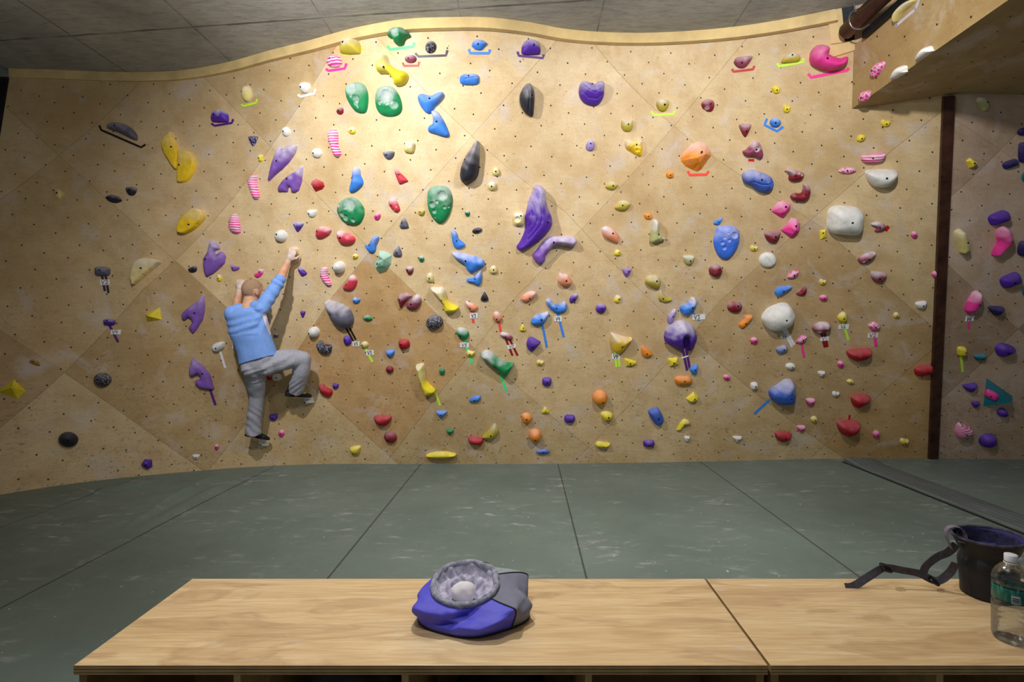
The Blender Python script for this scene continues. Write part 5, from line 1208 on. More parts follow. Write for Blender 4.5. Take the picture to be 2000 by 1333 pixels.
route_tag('twin dark red tapes with a crumpled V0 card under the maroon hold', [[(988,663),(1001,695)],[(995,662),(1011,695)]], 'darkred', [(990,674.5),(1008,672.5),(1007,679),(992,682.5)], 'V0', 4.2, (.2, .1, .8, .8))
route_tag('twin lime tapes with a V0 card under the yellow bowl hold', [[(1201,688),(1204,718)],[(1207,688),(1210,717)]], 'lime', R(1195,691.5,1210,702), 'V0', 4.4)
route_tag('twin purple tapes with a curled white band under the purple horseshoe', [[(1333,681),(1342,724)],[(1340,681),(1347,720)]], 'purple', [(1330,698.5),(1344,694),(1344.5,696.5),(1331,701)], '', 4.8)
route_tag('twin black tapes with a V5 card under the big grey egg hold', [[(676,641),(691,668)],[(682.5,640),(695,664)]], 'black', R(689,667,702.5,676.5), 'V5', 3.8)
route_tag('lime tape tag with a V3 card beside the V5 card', [[(713,680),(728,708)]], 'lime', [(714.5,684.5),(730,684),(730.5,693.5),(716,695)], 'V3', 4.6, (.16, .15, .8, .85))
route_tag('white tape tag with a V6 card under the big white egg hold', [[(1528,640),(1547,678)],[(1533,640),(1551,674)]], 'white', R(1526,652,1543,661), 'V6', 4.8, (.1, .12, .6, .9))
route_tag('dark red tapes with a V1 card under the maroon mushroom jug', [[(1604,650),(1611,679)],[(1610,650),(1616,678)]], 'darkred', [(1602,658.5),(1619,657),(1618,665),(1601,666.5)], 'V1', 5, (.22, .15, .85, .85))
route_tag('lime tape tag with a V6 card under the yellow half-dome', [[(1646,628),(1657,665)]], 'lime', [(1637.5,634.5),(1658.5,633),(1656.5,643),(1637,643)], 'V6', 5, (.22, .1, .72, .9))
route_tag('pink tape tag with a V2 card under the pink carved jug', [[(1706,645),(1711.5,678)]], 'pink', [(1695,650.5),(1715,650),(1714,659.5),(1694,660)], 'V2', 6, (.15, .12, .85, .85))
route_tag('pink tape tag with a V6 card on the wall beyond the column', [[(1892,608),(1892,643)]], 'pink', [(1886,617.5),(1903,617),(1900.5,627),(1883.5,628)], 'V6', 5, (.2, .1, .75, .9))
route_tag('twin charcoal tapes with a crumpled white card under the grey knob', [[(199,536),(205,569)],[(206,536),(212,573)]], 'charcoal', R(196,546.5,214.5,557), 'V2', 4.6, (.1, .12, .9, .85))
route_tag('purple tape tag with a V4 card under the purple bar hold', [[(213,634),(231,669)]], 'purple', R(217,644.5,237,653.5,1), 'V4', 5, (.15, .12, .72, .85))
route_tag('white tape tag with a card half hidden behind the climber', [[(459,662),(463,676)]], 'white', R(454,671,466,681), 'V', 4.6, (.1, .1, .6, .9))
# bracket on the roof side
def roof_tape():
    pts = A5((880,190),(893,222),(1060,80),(1088,5)); V = []
    for x, y in pts:
        d = Vector(((x-VX)/F, 1.0, (VY-y)/F)); nn = ROOF[3]; t = (ROOF[0]-Vector((0, 0, HC))).dot(nn)/d.dot(nn); V.append(Vector((0, 0, HC))+d*t+nn*.001)
    bm = bmesh.new()
    for a, b in zip(V, V[1:]):
        d = (b-a).normalized(); m = d.cross(ROOF[3]).normalized()*.011
        f = [bm.verts.new(p+ROOF[3]*o) for o in (0, .0015) for p in (a-d*.008+m, b+d*.008+m, b+d*.008-m, a-d*.008-m)]
        bm.faces.new(f[:4]); bm.faces.new(f[4:][::-1])
        for i in range(4): bm.faces.new((f[i], f[(i+1) % 4], f[4+(i+1) % 4], f[4+i]))
    bmesh.ops.recalc_face_normals(bm, faces=bm.faces[:])
    o = bm_obj('tape_bracket', bm, tape_mat('greywhite')); tag(o, 'pale grey tape bracket under the slanting ledge on the roof side', 'tape marker', 'tape brackets under the finish holds')
roof_tape()

# ------------------------------------------------------------------ plywood cubby benches
def bench_mat():
    m, nt, b = new_mat('varnished_plywood'); n = NB(nt); co = n.coord('Object'); oi = nt.nodes.new('ShaderNodeObjectInfo')
    shift = n.math('MULTIPLY', oi.outputs['Random'], 7.0)
    cmb = nt.nodes.new('ShaderNodeCombineXYZ'); link(nt, shift, cmb.inputs[1])
    va = nt.nodes.new('ShaderNodeVectorMath'); va.operation = 'ADD'; link(nt, co, va.inputs[0]); link(nt, cmb.outputs[0], va.inputs[1]); co2 = va.outputs[0]
    g = n.noise(n.mapping(co2, scale=(1.1, 11, 6)), 2.0, 7, .62, .55); g2 = n.noise(n.mapping(co2, scale=(2.4, 42, 20)), 2.5, 5, .6, .2)
    fig = n.noise(n.mapping(co2, scale=(.8, 2.6, 2)), 2.2, 4, .5, 1.6)
    c = lin((230, 200, 152))
    col = n.ramp(g, [(.25, lin((212, 178, 130))), (.5, c), (.75, lin((242, 216, 170)))])
    col = n.mix(n.math('MULTIPLY', n.ramp(g2, [(.40, 1.0), (.58, 0.0)]), .28), col, lin((176, 132, 80)))
    col = n.mix(n.math('MULTIPLY', n.ramp(fig, [(.52, 0.0), (.60, 1.0), (.66, .4)]), .40), col, lin((164, 122, 84)))
    st = n.noise(n.mapping(co2, scale=(2.2, 30, 8)), 1.6, 4, .6); col = n.mix(n.math('MULTIPLY', n.ramp(st, [(.70, 0.0), (.76, 1.0)]), .6), col, lin((104, 76, 50)))
    ch = n.noise(n.mapping(co2, scale=(7, 9, 7)), 2.2, 7, .72, .3); cp = n.ramp(n.noise(co2, 2.0, 3), [(.45, 0.0), (.7, 1.0)])
    col = n.mix(n.math('MULTIPLY', n.math('MULTIPLY', n.ramp(ch, [(.55, 0.0), (.75, 1.0)]), cp), .55), col, lin((226, 216, 216)))
    link(nt, col, b.inputs['Base Color']); link(nt, n.ramp(ch, [(.4, .32), (.75, .6)]), b.inputs['Roughness'])
    b.inputs['Specular IOR Level'].default_value = .45; b.inputs['Coat Weight'].default_value = .12; b.inputs['Coat Roughness'].default_value = .25
    link(nt, n.bump(g2, .08, .002), b.inputs['Normal'])
    return m
M_BENCH = bench_mat()
def edge_mat():
    m, nt, b = new_mat('plywood_edge'); n = NB(nt); co = n.coord('Object'); z = n.sep(co)[2]
    w = n.math('FRACT', n.math('MULTIPLY', z, 120.0))
    col = n.ramp(w, [(.45, lin((196, 158, 104))), (.55, lin((112, 82, 50)))])
    col = n.mix(.25, col, n.ramp(n.noise(co, 12), [(.3, lin((80, 60, 40))), (.7, lin((210, 176, 120)))]))
    link(nt, col, b.inputs['Base Color']); b.inputs['Roughness'].default_value = .5; return m
M_EDGE = edge_mat()
M_CUB = plain('cubby_plywood', (150, 112, 70), .6, nscale=8, namt=.2)
ZB = .50; YF, YK = 1.334, 1.812
def bench(x0, x1, divs, label):
    t = empty('cubby_bench', ((x0+x1)/2, (YF+YK)/2, 0)); tag(t, label, 'bench', 'plywood cubby benches')
    inv = Matrix.Translation(t.location).inverted()
    def part(name, *a, mat=M_CUB, bev=0):
        o = box(name, *a, mat, t, bev); o.matrix_parent_inverse = inv; return o
    o = part('bench_top', x0, x1, YF, YK, ZB-.026, ZB, mat=M_BENCH, bev=.003)
    o.data.materials.append(M_EDGE)
    for p in o.data.polygons:
        if abs(p.normal.z) < .5: p.material_index = 1
    part('side_panel', x0+.006, x0+.026, YF+.012, YK-.01, 0, ZB-.0265); part('side_panel', x1-.026, x1-.006, YF+.012, YK-.01, 0, ZB-.0265)
    part('back_panel', x0+.0265, x1-.0265, YK-.03, YK-.012, 0, ZB-.0265)
    part('bottom_panel', x0+.0265, x1-.0265, YF+.014, YK-.0305, .05, .068)
    for x in divs: part('divider', x-.009, x+.009, YF+.014, YK-.0305, .0685, ZB-.0265, mat=plain('pale_divider', (190, 154, 104), .6))
    return t
bench(-1.180, .632, (-.760, -.318, .165), 'plywood cubby bench with the blue chalk bucket on it')
bench(.638, 2.45, (1.09, 1.54, 2.0), 'plywood cubby bench carrying the black chalk bag and the bottle')
# things stowed in the cubbies, seen just under the bench top
def lump(name, c, r, mat, label, cat, seed):
    bm = bmesh.new(); ell_bm(bm, (0, 0, 0), (1, 1, 1), sub=4)
    for v in bm.verts:
        p = v.co.copy(); k = 1+.18*noise.noise(p*1.7+Vector((seed, 0, 0)))+.07*noise.noise(p*5+Vector((0, seed, 0)))
        v.co = Vector((p.x*r[0]*k, p.y*r[1]*k, max(-r[2]*.8, p.z*r[2]*k)))
    o = bm_obj(name, bm, mat, smooth=True); o.location = c; tag(o, label, cat)
lump('folded_jacket', (-.53, 1.56, .208), (.15,.12,.16), plain('grey_fleece', (86, 84, 90), .9, bump=.3), 'crumpled dark grey jacket stuffed in the cubby under the bench', 'jacket', 2)
lump('gear_bag', (-.08, 1.57, .208), (.16,.13,.16), plain('black_nylon', (22, 22, 26), .6, bump=.2), 'black gear bag in the middle cubby under the bench', 'bag', 5)

# ------------------------------------------------------------------ blue and grey chalk bucket
def sm(a, b, x):
    t = max(0, min(1, (x-a)/(b-a))); return t*t*(3-2*t)
M_BLUE = plain('blue_nylon', (92, 90, 224), .55, nscale=40, namt=.06, bump=.12, bscale=300, spec=.35)
M_GREYC = plain('grey_canvas', (152, 164, 166), .8, nscale=30, namt=.08, bump=.15, bscale=250)
M_LIN = plain('chalky_lining', (196, 192, 214), .85, nscale=60, namt=.25, bump=.6, bscale=90)
M_RIM = plain('grey_rim_cloth', (158, 160, 178), .8, nscale=55, namt=.3, bump=.6, bscale=110)
M_PIPE = plain('black_piping', (24, 22, 30), .6)
def bucket():
    cx, cy = -.166, 1.585
    t = empty('chalk_bucket', (cx, cy, ZB)); tag(t, 'slouchy blue and grey chalk bucket standing open on the plywood bench', 'chalk bucket')
    inv = Matrix.Translation(t.location).inverted()
    rx, ry, rz, rr = cx-.022, cy+.005, .088, .098   # rim centre and radius
    def base_r(a):
        return .154*(1+.04*math.cos(2*a-.4)+.025*math.cos(5*a+1)) + .012*math.exp(-((math.atan2(math.sin(a+.2), math.cos(a+.2)))/.6)**2)
    def surf(a, s):
        """a: angle, s: 0 at the foot .. 1 at the rim"""
        b = Vector((cx+base_r(a)*math.cos(a), cy+.86*base_r(a)*math.sin(a), ZB+.003))
        r = Vector((rx+rr*math.cos(a), ry+rr*.98*math.sin(a), ZB+rz+.020*math.sin(a)))
        p = b.lerp(r, s)
        out = Vector((math.cos(a), math.sin(a), 0))
        bul = .030*math.sin(math.pi*s)**.8
        # slumped folds
        f = 0
        for (a0, wa, s0, ws, h) in ((-1.05, .34, .35, .16, .020), (-1.9, .55, .40, .14, -.018), (-.62, .22, .62, .20, .022), (-1.5, .35, .72, .13, -.022), (-2.6, .3, .5, .3, .014), (.1, .18, .5, .3, -.016), (.45, .22, .45, .3, .020), (.95, .16, .55, .3, -.014), (1.35, .22, .5, .3, .014), (2.2, .3, .5, .3, .012), (-.25, .14, .4, .35, .012)):
            da = math.atan2(math.sin(a-a0), math.cos(a-a0)); f += 1.25*h*math.exp(-abs(da/wa)**1.5-abs((s-s0-.35*da)/ws)**1.4)
        nz = (noise.noise(Vector((math.cos(a)*3, math.sin(a)*3, s*4)))*.010+(.5-abs(noise.noise(Vector((math.cos(a)*2.2+4, math.sin(a)*2.2, s*2.6+a*.3)))))*.016)*math.sin(math.pi*s)
        right = max(0, math.cos(a-.25))
        p += out*(bul*(.7+.5*right)+f+nz)
        p.z += bul*.35+.45*f+.02*right*math.sin(math.pi*s)*max(0, math.sin(a+.5))
        return p
    NA, NS = 160, 30
    def strip(name, a0, a1, mat, o=0):
        bm = bmesh.new(); n = max(6, int(NA*(a1-a0)/(2*math.pi))); rows = []
        for j in range(NS+1):
            rows.append([bm.verts.new(surf(a0+(a1-a0)*i/n, j/NS)) for i in range(n+1)])
        for j in range(NS):
            for i in range(n): bm.faces.new((rows[j][i], rows[j][i+1], rows[j+1][i+1], rows[j+1][i]))
        ob = bm_obj(name, bm, mat, t, True); ob.matrix_parent_inverse = inv
        sd = ob.modifiers.new('s', 'SOLIDIFY'); sd.thickness = .002; sd.offset = -1; return ob
    strip('blue_panel', math.radians(-205), math.radians(-38), M_BLUE)
    strip('grey_panel', math.radians(-38), math.radians(25), plain('slate_canvas', (128, 130, 150), .75, nscale=30, namt=.08, bump=.15, bscale=250)); strip('grey_panel', math.radians(25), math.radians(155), M_GREYC)
    for a0 in (-38, 25, 78):
        bm = bmesh.new(); c = [surf(math.radians(a0+(6*math.sin(j*.4) if a0 == 78 else 0)), j/24*.97) for j in range(25)]; tube_bm(bm, c, [.0022]*25, 8); o = bm_obj('seam_piping', bm, M_PIPE, t, True); o.matrix_parent_inverse = inv
    # piping at the foot and the rolled rim
    bm = bmesh.new(); pts = [surf(2*math.pi*i/90, 0) for i in range(90)]
    def ring(bm, pts, r, seg=10, wob=0):
        n = len(pts); rows = []
        for i in range(n):
            tq = (pts[(i+1) % n]-pts[i-1]).normalized(); u = tq.cross(Vector((0, 0, 1))).normalized(); v = u.cross(tq)
            rr_ = r*(1+wob*noise.noise(pts[i]*60))
            rows.append([bm.verts.new(pts[i]+(u*math.cos(2*math.pi*k/seg)+v*math.sin(2*math.pi*k/seg))*rr_) for k in range(seg)])
        for i in range(n):
            a, b = rows[i], rows[(i+1) % n]
            for k in range(seg): bm.faces.new((a[k], a[(k+1) % seg], b[(k+1) % seg], b[k]))
    ring(bm, pts, .0042); o = bm_obj('piping', bm, M_PIPE, t, True); o.matrix_parent_inverse = inv
    bm = bmesh.new(); pts = [surf(2*math.pi*i/120, 1)+Vector((0, 0, .004)) for i in range(120)]; ring(bm, pts, .0095, 12, .16)
    o = bm_obj('rolled_rim', bm, M_RIM, t, True); o.matrix_parent_inverse = inv
    # pleated lining funnel
    bm = bmesh.new(); rows = []
    for j in range(15):
        s = j/14; row = []
        for i in range(150):
            a = 2*math.pi*i/150; r = rr*(1-.09*s)*(1-.62*s**1.3)+.004*math.sin(a*13+7*s+2*math.sin(a*3))*s*(1-s)*3+.006*noise.noise(Vector((math.cos(a)*4, math.sin(a)*4, s*5)))
            z = ZB+rz+.004-.055*s**1.2+.010*math.sin(2*math.pi*s*2.2)*(1-s)+.008*noise.noise(Vector((math.cos(a)*5, math.sin(a)*5, s*9+4)))
            row.append(bm.verts.new((rx+r*math.cos(a), ry+r*.98*math.sin(a), z+.020*math.sin(a)*(1-s))))
        rows.append(row)
    for A, B in zip(rows, rows[1:]):
        for i in range(150): bm.faces.new((A[i], A[(i+1) % 150], B[(i+1) % 150], B[i]))
    bm.faces.new(rows[-1])
    o = bm_obj('lining', bm, M_LIN, t, True); o.matrix_parent_inverse = inv
    # base disc
    bm = bmesh.new(); bm.faces.new([bm.verts.new(surf(2*math.pi*i/90, 0)+Vector((0, 0, -.0015))) for i in range(90)]); o = bm_obj('base', bm, M_PIPE, t); o.matrix_parent_inverse = inv
    bm = bmesh.new(); ell_bm(bm, (0, 0, 0), (1, 1, 1), sub=4)
    for v in bm.verts:
        p = v.co.copy(); k = 1+.10*noise.noise(p*1.6)+.03*noise.noise(p*4); v.co = Vector((p.x*.040*k, p.y*.036*k, p.z*.030*k))
    o = bm_obj('chalk_ball', bm, plain('chalk_white', (236, 232, 238), .9, nscale=60, namt=.04, bump=.3), smooth=True); o.location = (rx-.004, ry, ZB+.064); tag(o, 'white chalk ball lying inside the blue bucket', 'chalk ball')
bucket()

# ------------------------------------------------------------------ black chalk bag with belt
M_BAG = plain('black_bag_nylon', (26, 26, 34), .55, nscale=20, namt=.2, bump=.2, bscale=180)
M_BAGB = plain('indigo_bag_nylon', (52, 48, 120), .55, bump=.2, bscale=180)
M_WEB = plain('grey_webbing', (74, 72, 84), .75, nscale=60, namt=.2, bump=.5, bscale=400)
def chalkbag():
    cx, cy = 1.535, 1.70
    t = empty('chalk_bag', (cx, cy, ZB)); tag(t, 'black chalk bag with a belt trailing over the plywood bench', 'chalk bag'); inv = Matrix.Translation(t.location).inverted()
    def at(a, s):
        r = .080*(1-.08*math.cos(s*3.1))*(1+.015*noise.noise(Vector((math.cos(a)*2, math.sin(a)*2, s*3))))
        r *= 1-.14*math.exp(-((s-.70)/.10)**2)+.10*sm(.85, 1, s)
        return Vector((cx+r*math.cos(a), cy+r*math.sin(a), ZB+.002+.192*s+.006*math.sin(a+2)*sm(.6, 1, s)))
    def strip(name, a0, a1, mat, s0=0, s1=1):
        bm = bmesh.new(); n = max(6, int(72*(a1-a0)/6.283)); rows = [[bm.verts.new(at(a0+(a1-a0)*i/n, s0+(s1-s0)*j/26)) for i in range(n+1)] for j in range(27)]
        for j in range(26):
            for i in range(n): bm.faces.new((rows[j][i], rows[j][i+1], rows[j+1][i+1], rows[j+1][i]))
        o = bm_obj(name, bm, mat, t, True); o.matrix_parent_inverse = inv; sd = o.modifiers.new('s', 'SOLIDIFY'); sd.thickness = .004; sd.offset = -1
    strip('black_panel', math.radians(-250), math.radians(-35), M_BAG); strip('indigo_panel', math.radians(-35), math.radians(110), M_BAGB)
    bm = bmesh.new(); bm.faces.new([bm.verts.new(at(2*math.pi*i/48, .004)) for i in range(48)]); o = bm_obj('bag_base', bm, M_BAG, t); o.matrix_parent_inverse = inv
    bm = bmesh.new(); n = 72; rows = []
    for i in range(n):
        a = 2*math.pi*i/n; c = at(a, 1); u = Vector((math.cos(a), math.sin(a), 0))
        rows.append([bm.verts.new(c+u*.0055*math.cos(k*math.pi/4)+Vector((0, 0, .0055*math.sin(k*math.pi/4)))) for k in range(8)])
    for i in range(n):
        A, B = rows[i], rows[(i+1) % n]
        for k in range(8): bm.faces.new((A[k], A[(k+1) % 8], B[(k+1) % 8], B[k]))
    o = bm_obj('stiff_rim', bm, plain('chalky_black_rim', (66, 64, 84), .8, nscale=50, namt=.4), t, True); o.matrix_parent_inverse = inv
    bm = bmesh.new(); rows = []
    for j in range(12):
        s = j/11; rows.append([bm.verts.new(Vector((cx+(.080-.02*s+.006*noise.noise(Vector((math.cos(a)*4, math.sin(a)*4, s*6))))*math.cos(a), cy+(.080-.02*s)*math.sin(a), ZB+.19-.11*s))) for a in np.linspace(0, 2*math.pi, 60, endpoint=False)])
    for A, B in zip(rows, rows[1:]):
        for i in range(60): bm.faces.new((A[i], A[(i+1) % 60], B[(i+1) % 60], B[i]))
    bm.faces.new(rows[-1]); o = bm_obj('fleece_lining', bm, plain('dark_fleece', (44, 42, 76), .95, nscale=70, namt=.4, bump=.6), t, True); o.matrix_parent_inverse = inv
    def ribbon(name, pts, w, mat, ups, th=.0022):
        P = [Vector(p) for p in catmull(pts, 10)]; U = [Vector(u).normalized() for u in catmull(ups, 10)]
        bm = bmesh.new(); rows = []
        for i, (p, u) in enumerate(zip(P, U)):
            tq = (P[min(i+1, len(P)-1)]-P[max(i-1, 0)]).normalized(); s = (u-tq*u.dot(tq)).normalized(); nn = tq.cross(s)
            rows.append([bm.verts.new(p+s*w/2*a+nn*th/2*b) for a, b in ((-1, -1), (1, -1), (1, 1), (-1, 1))])
        for A, B in zip(rows, rows[1:]):
            for k in range(4): bm.faces.new((A[k], A[(k+1) % 4], B[(k+1) % 4], B[k]))
        bm.faces.new(rows[0][::-1]); bm.faces.new(rows[-1]); bmesh.ops.recalc_face_normals(bm, faces=bm.faces[:])
        o = bm_obj(name, bm, mat, t, True); o.matrix_parent_inverse = inv
        try: o.data.set_sharp_from_angle(angle=.6)
        except Exception: pass
        return o
    R_ = room_pt
    ribbon('belt_webbing', [R_(1651,1147,1.745), R_(1668,1145,1.745), R_(1700,1125,1.75), R_(1728,1110,1.755), R_(1765,1115,1.75), R_(1795,1121,1.745), R_(1822,1134,1.735), R_(1838,1133,1.725), R_(1856,1118,1.71), R_(1866,1100,1.70)], .024, M_WEB,
           [(0, .5, 1), (0, .6, 1), (0, .5, 1), (.2, .1, 1), (.1, -.1, 1), (.2, 0, 1), (.5, .2, 1), (.3, .3, 1), (-.5, .3, 1), (-.8, 0, .6)])
    ribbon('belt_loop', [R_(1803,1119,1.745), R_(1810,1105,1.74), R_(1830,1089,1.735), R_(1852,1079,1.725), R_(1868,1064,1.715)], .026, M_WEB, [(-.8, 0, .6), (-.7, 0, .8), (-.3, 0, 1), (-.2, 0, 1), (-.2, 0, 1)])
    ribbon('haul_loop', [R_(1858,1072,1.71), R_(1848,1048,1.71), R_(1849,1035,1.71), R_(1860,1028.5,1.71), R_(1876,1032,1.71), R_(1885,1044,1.705), R_(1884,1055,1.70), R_(1878,1060,1.69)], .022, plain('chalky_webbing', (120, 112, 128), .8, nscale=40, namt=.3), [(.3, 1, 0)]*8)
    # side-release buckles
    for (x, y, Y, r) in ((1730, 1110, 1.755, .25), (1823, 1134, 1.735, .5)):
        bm = bmesh.new(); add_box(bm, -.016, .016, -.016, .016, -.005, .005, .003); o = bm_obj('buckle', bm, plain('black_plastic', (20, 20, 24), .35), t)
        o.matrix_parent_inverse = inv; o.matrix_basis = Matrix.Translation(R_(x, y, Y)) @ Matrix.Rotation(r, 4, 'Y') @ Matrix.Rotation(.5, 4, 'X')
chalkbag()

# ------------------------------------------------------------------ clear water bottle
def bottle():
    cx, cy = 1.372, 1.448
    t = empty('water_bottle', (cx, cy, ZB)); tag(t, 'clear plastic water bottle with green label on the bench', 'bottle'); inv = Matrix.Translation(t.location).inverted()
    m, nt, b = new_mat('clear_plastic'); n = NB(nt); nt.nodes.remove(b); out = [q for q in nt.nodes if q.type == 'OUTPUT_MATERIAL'][0]
    tr = nt.nodes.new('ShaderNodeBsdfTransparent'); tr.inputs[0].default_value = (.90, .93, .94, 1); gl = nt.nodes.new('ShaderNodeBsdfGlossy'); gl.inputs['Roughness'].default_value = .08
    lw = nt.nodes.new('ShaderNodeLayerWeight'); lw.inputs[0].default_value = .35; mx = nt.nodes.new('ShaderNodeMixShader')
    bp = n.bump(n.noise(n.coord(), 120, 3), .35, .003); link(nt, bp, gl.inputs['Normal']); link(nt, bp, lw.inputs['Normal'])
    link(nt, n.math('MULTIPLY_ADD', lw.outputs['Fresnel'], .75, .05, True), mx.inputs[0]); link(nt, tr.outputs[0], mx.inputs[1]); link(nt, gl.outputs[0], mx.inputs[2]); link(nt, mx.outputs[0], out.inputs[0])
    def lathe(name, prof, mat, seg=56, thick=0):
        bm = bmesh.new(); rows = []
        for r, z in prof: rows.append([bm.verts.new((cx+r*math.cos(2*math.pi*k/seg), cy+r*math.sin(2*math.pi*k/seg), ZB+z)) for k in range(seg)])
        for A, B in zip(rows, rows[1:]):
            for k in range(seg): bm.faces.new((A[k], A[(k+1) % seg], B[(k+1) % seg], B[k]))
        if thick == 0: bm.faces.new(rows[0][::-1]); bm.faces.new(rows[-1])
        bmesh.ops.recalc_face_normals(bm, faces=bm.faces[:])
        o = bm_obj(name, bm, mat, t, True); o.matrix_parent_inverse = inv; return o
    prof = [(.030, .004), (.034, .0005), (.040, .004), (.0425, .014), (.0425, .03)]
    for i in range(5):
        z = .034+i*.015; prof += [(.0428, z), (.0428, z+.008), (.0412, z+.0115)]
    prof += [(.0428, .112), (.0412, .114), (.0412, .160), (.0428, .162), (.0428, .172), (.040, .185), (.033, .200), (.023, .211), (.0145, .217), (.0135, .222), (.0135, .231)]
    o = lathe('bottle_body', prof, m); 
    o2 = lathe('bottle_label', [(.0418, .115), (.0420, .1155), (.0420, .159), (.0418, .1595)], None, thick=1)
    ml, nt, b = new_mat('printed_label'); n = NB(nt); co = n.coord('Object'); s = n.sep(co)
    z = s[2]
    base = n.ramp(n.math('DIVIDE', n.math('SUBTRACT', z, ZB+.114), .046), [(0.0, lin((14, 46, 40))), (.12, lin((24, 92, 76))), (.80, lin((30, 104, 90))), (.88, lin((10, 44, 52)))], 'CONSTANT')
    link(nt, n.mix(n.ramp(n.noise(n.mapping(co, scale=(60, 60, 14)), 2, 2), [(.5, 0.0), (.6, .5)]), base, lin((70, 150, 140))), b.inputs['Base Color']); b.inputs['Roughness'].default_value = .3
    o2.data.materials.append(ml)
    # white data block with dark bars
    bm = bmesh.new(); a0 = math.atan2(-cy, -cx)
    def patch(bm, a1, a2, z1, z2, r):
        k = 8; R1 = []
        for i in range(k+1):
            a = a1+(a2-a1)*i/k; R1.append((bm.verts.new((cx+r*math.cos(a), cy+r*math.sin(a), ZB+z1)), bm.verts.new((cx+r*math.cos(a), cy+r*math.sin(a), ZB+z2))))
        for p, q in zip(R1, R1[1:]): bm.faces.new((p[0], q[0], q[1], p[1]))
    patch(bm, a0+.02, a0+.46, .118, .140, .0424); c = bm_obj('barcode_block', bm, plain('label_white', (190, 200, 204), .4), o2)
    bm = bmesh.new()
    rnd = random.Random(3); z1 = .120
    while z1 < .137:
        h_ = rnd.choice((.0007, .0012, .0018)); patch(bm, a0+.05, a0+.43, z1, z1+h_, .0427); z1 += h_+rnd.choice((.0009, .0014))
    d = bm_obj('barcode_bars', bm, M_INK, c)
    lathe('cap', [(.0148, .222), (.0152, .223), (.0152, .240), (.0142, .2415), (.006, .242)], plain('white_cap', (232, 234, 240), .4))
    rb = lathe('neck_ring', [(.0160, .2165), (.0164, .2172), (.0164, .2195), (.0160, .2202)], plain('white_cap', (232, 234, 240), .4), thick=1)
bottle()
# ------------------------------------------------------------------ the climber
def J(px, py, off):
    return room_pt(px, py, float(wall_pt([(px, py)])[0][1])-off)
M_SKIN = plain('skin', (214, 160, 122), .55, nscale=30, namt=.06)
def loft_bm(bm, rows, seg=28):
    """closed trunk: rows of (centre, half width, half depth), rounded off at both ends"""
    C = catmull([tuple(r[0])+(r[1], r[2]) for r in rows], 6); rings = []
    n = len(C)
    for i, q in enumerate(C):
        k = min(1.0, math.sin(math.acos(1-min(1, (i+.6)/4)))) if i < 4 else (min(1.0, math.sin(math.acos(1-min(1, (n-1-i+.6)/4)))) if n-1-i < 4 else 1.0)
        ring = []
        for a in range(seg):
            t = 2*math.pi*a/seg; ca, sa = math.cos(t), math.sin(t)
            ring.append(bm.verts.new((q[0]+q[3]*k*math.copysign(abs(ca)**.85, ca), q[1]+q[4]*k*math.copysign(abs(sa)**.85, sa), q[2])))
        rings.append(ring)
    for a, b in zip(rings, rings[1:]):
        for k in range(seg): bm.faces.new((a[k], a[(k+1) % seg], b[(k+1) % seg], b[k]))
    bm.faces.new(rings[0][::-1]); bm.faces.new(rings[-1])
def skin_mat():
    m, nt, b = new_mat('chalked_skin'); n = NB(nt); co = n.coord()
    base = n.ramp(n.noise(co, 30), [(.3, lin((206, 150, 118))), (.7, lin((226, 174, 142)))])
    ch = n.attr('chalk')
    link(nt, n.mix(n.math('MULTIPLY', ch, n.math('ADD', .45, n.math('MULTIPLY', n.noise(co, 90), .5))), base, lin((226, 214, 214))), b.inputs['Base Color'])
    b.inputs['Roughness'].default_value = .55; b.inputs['Subsurface Weight'].default_value = .0
    return m
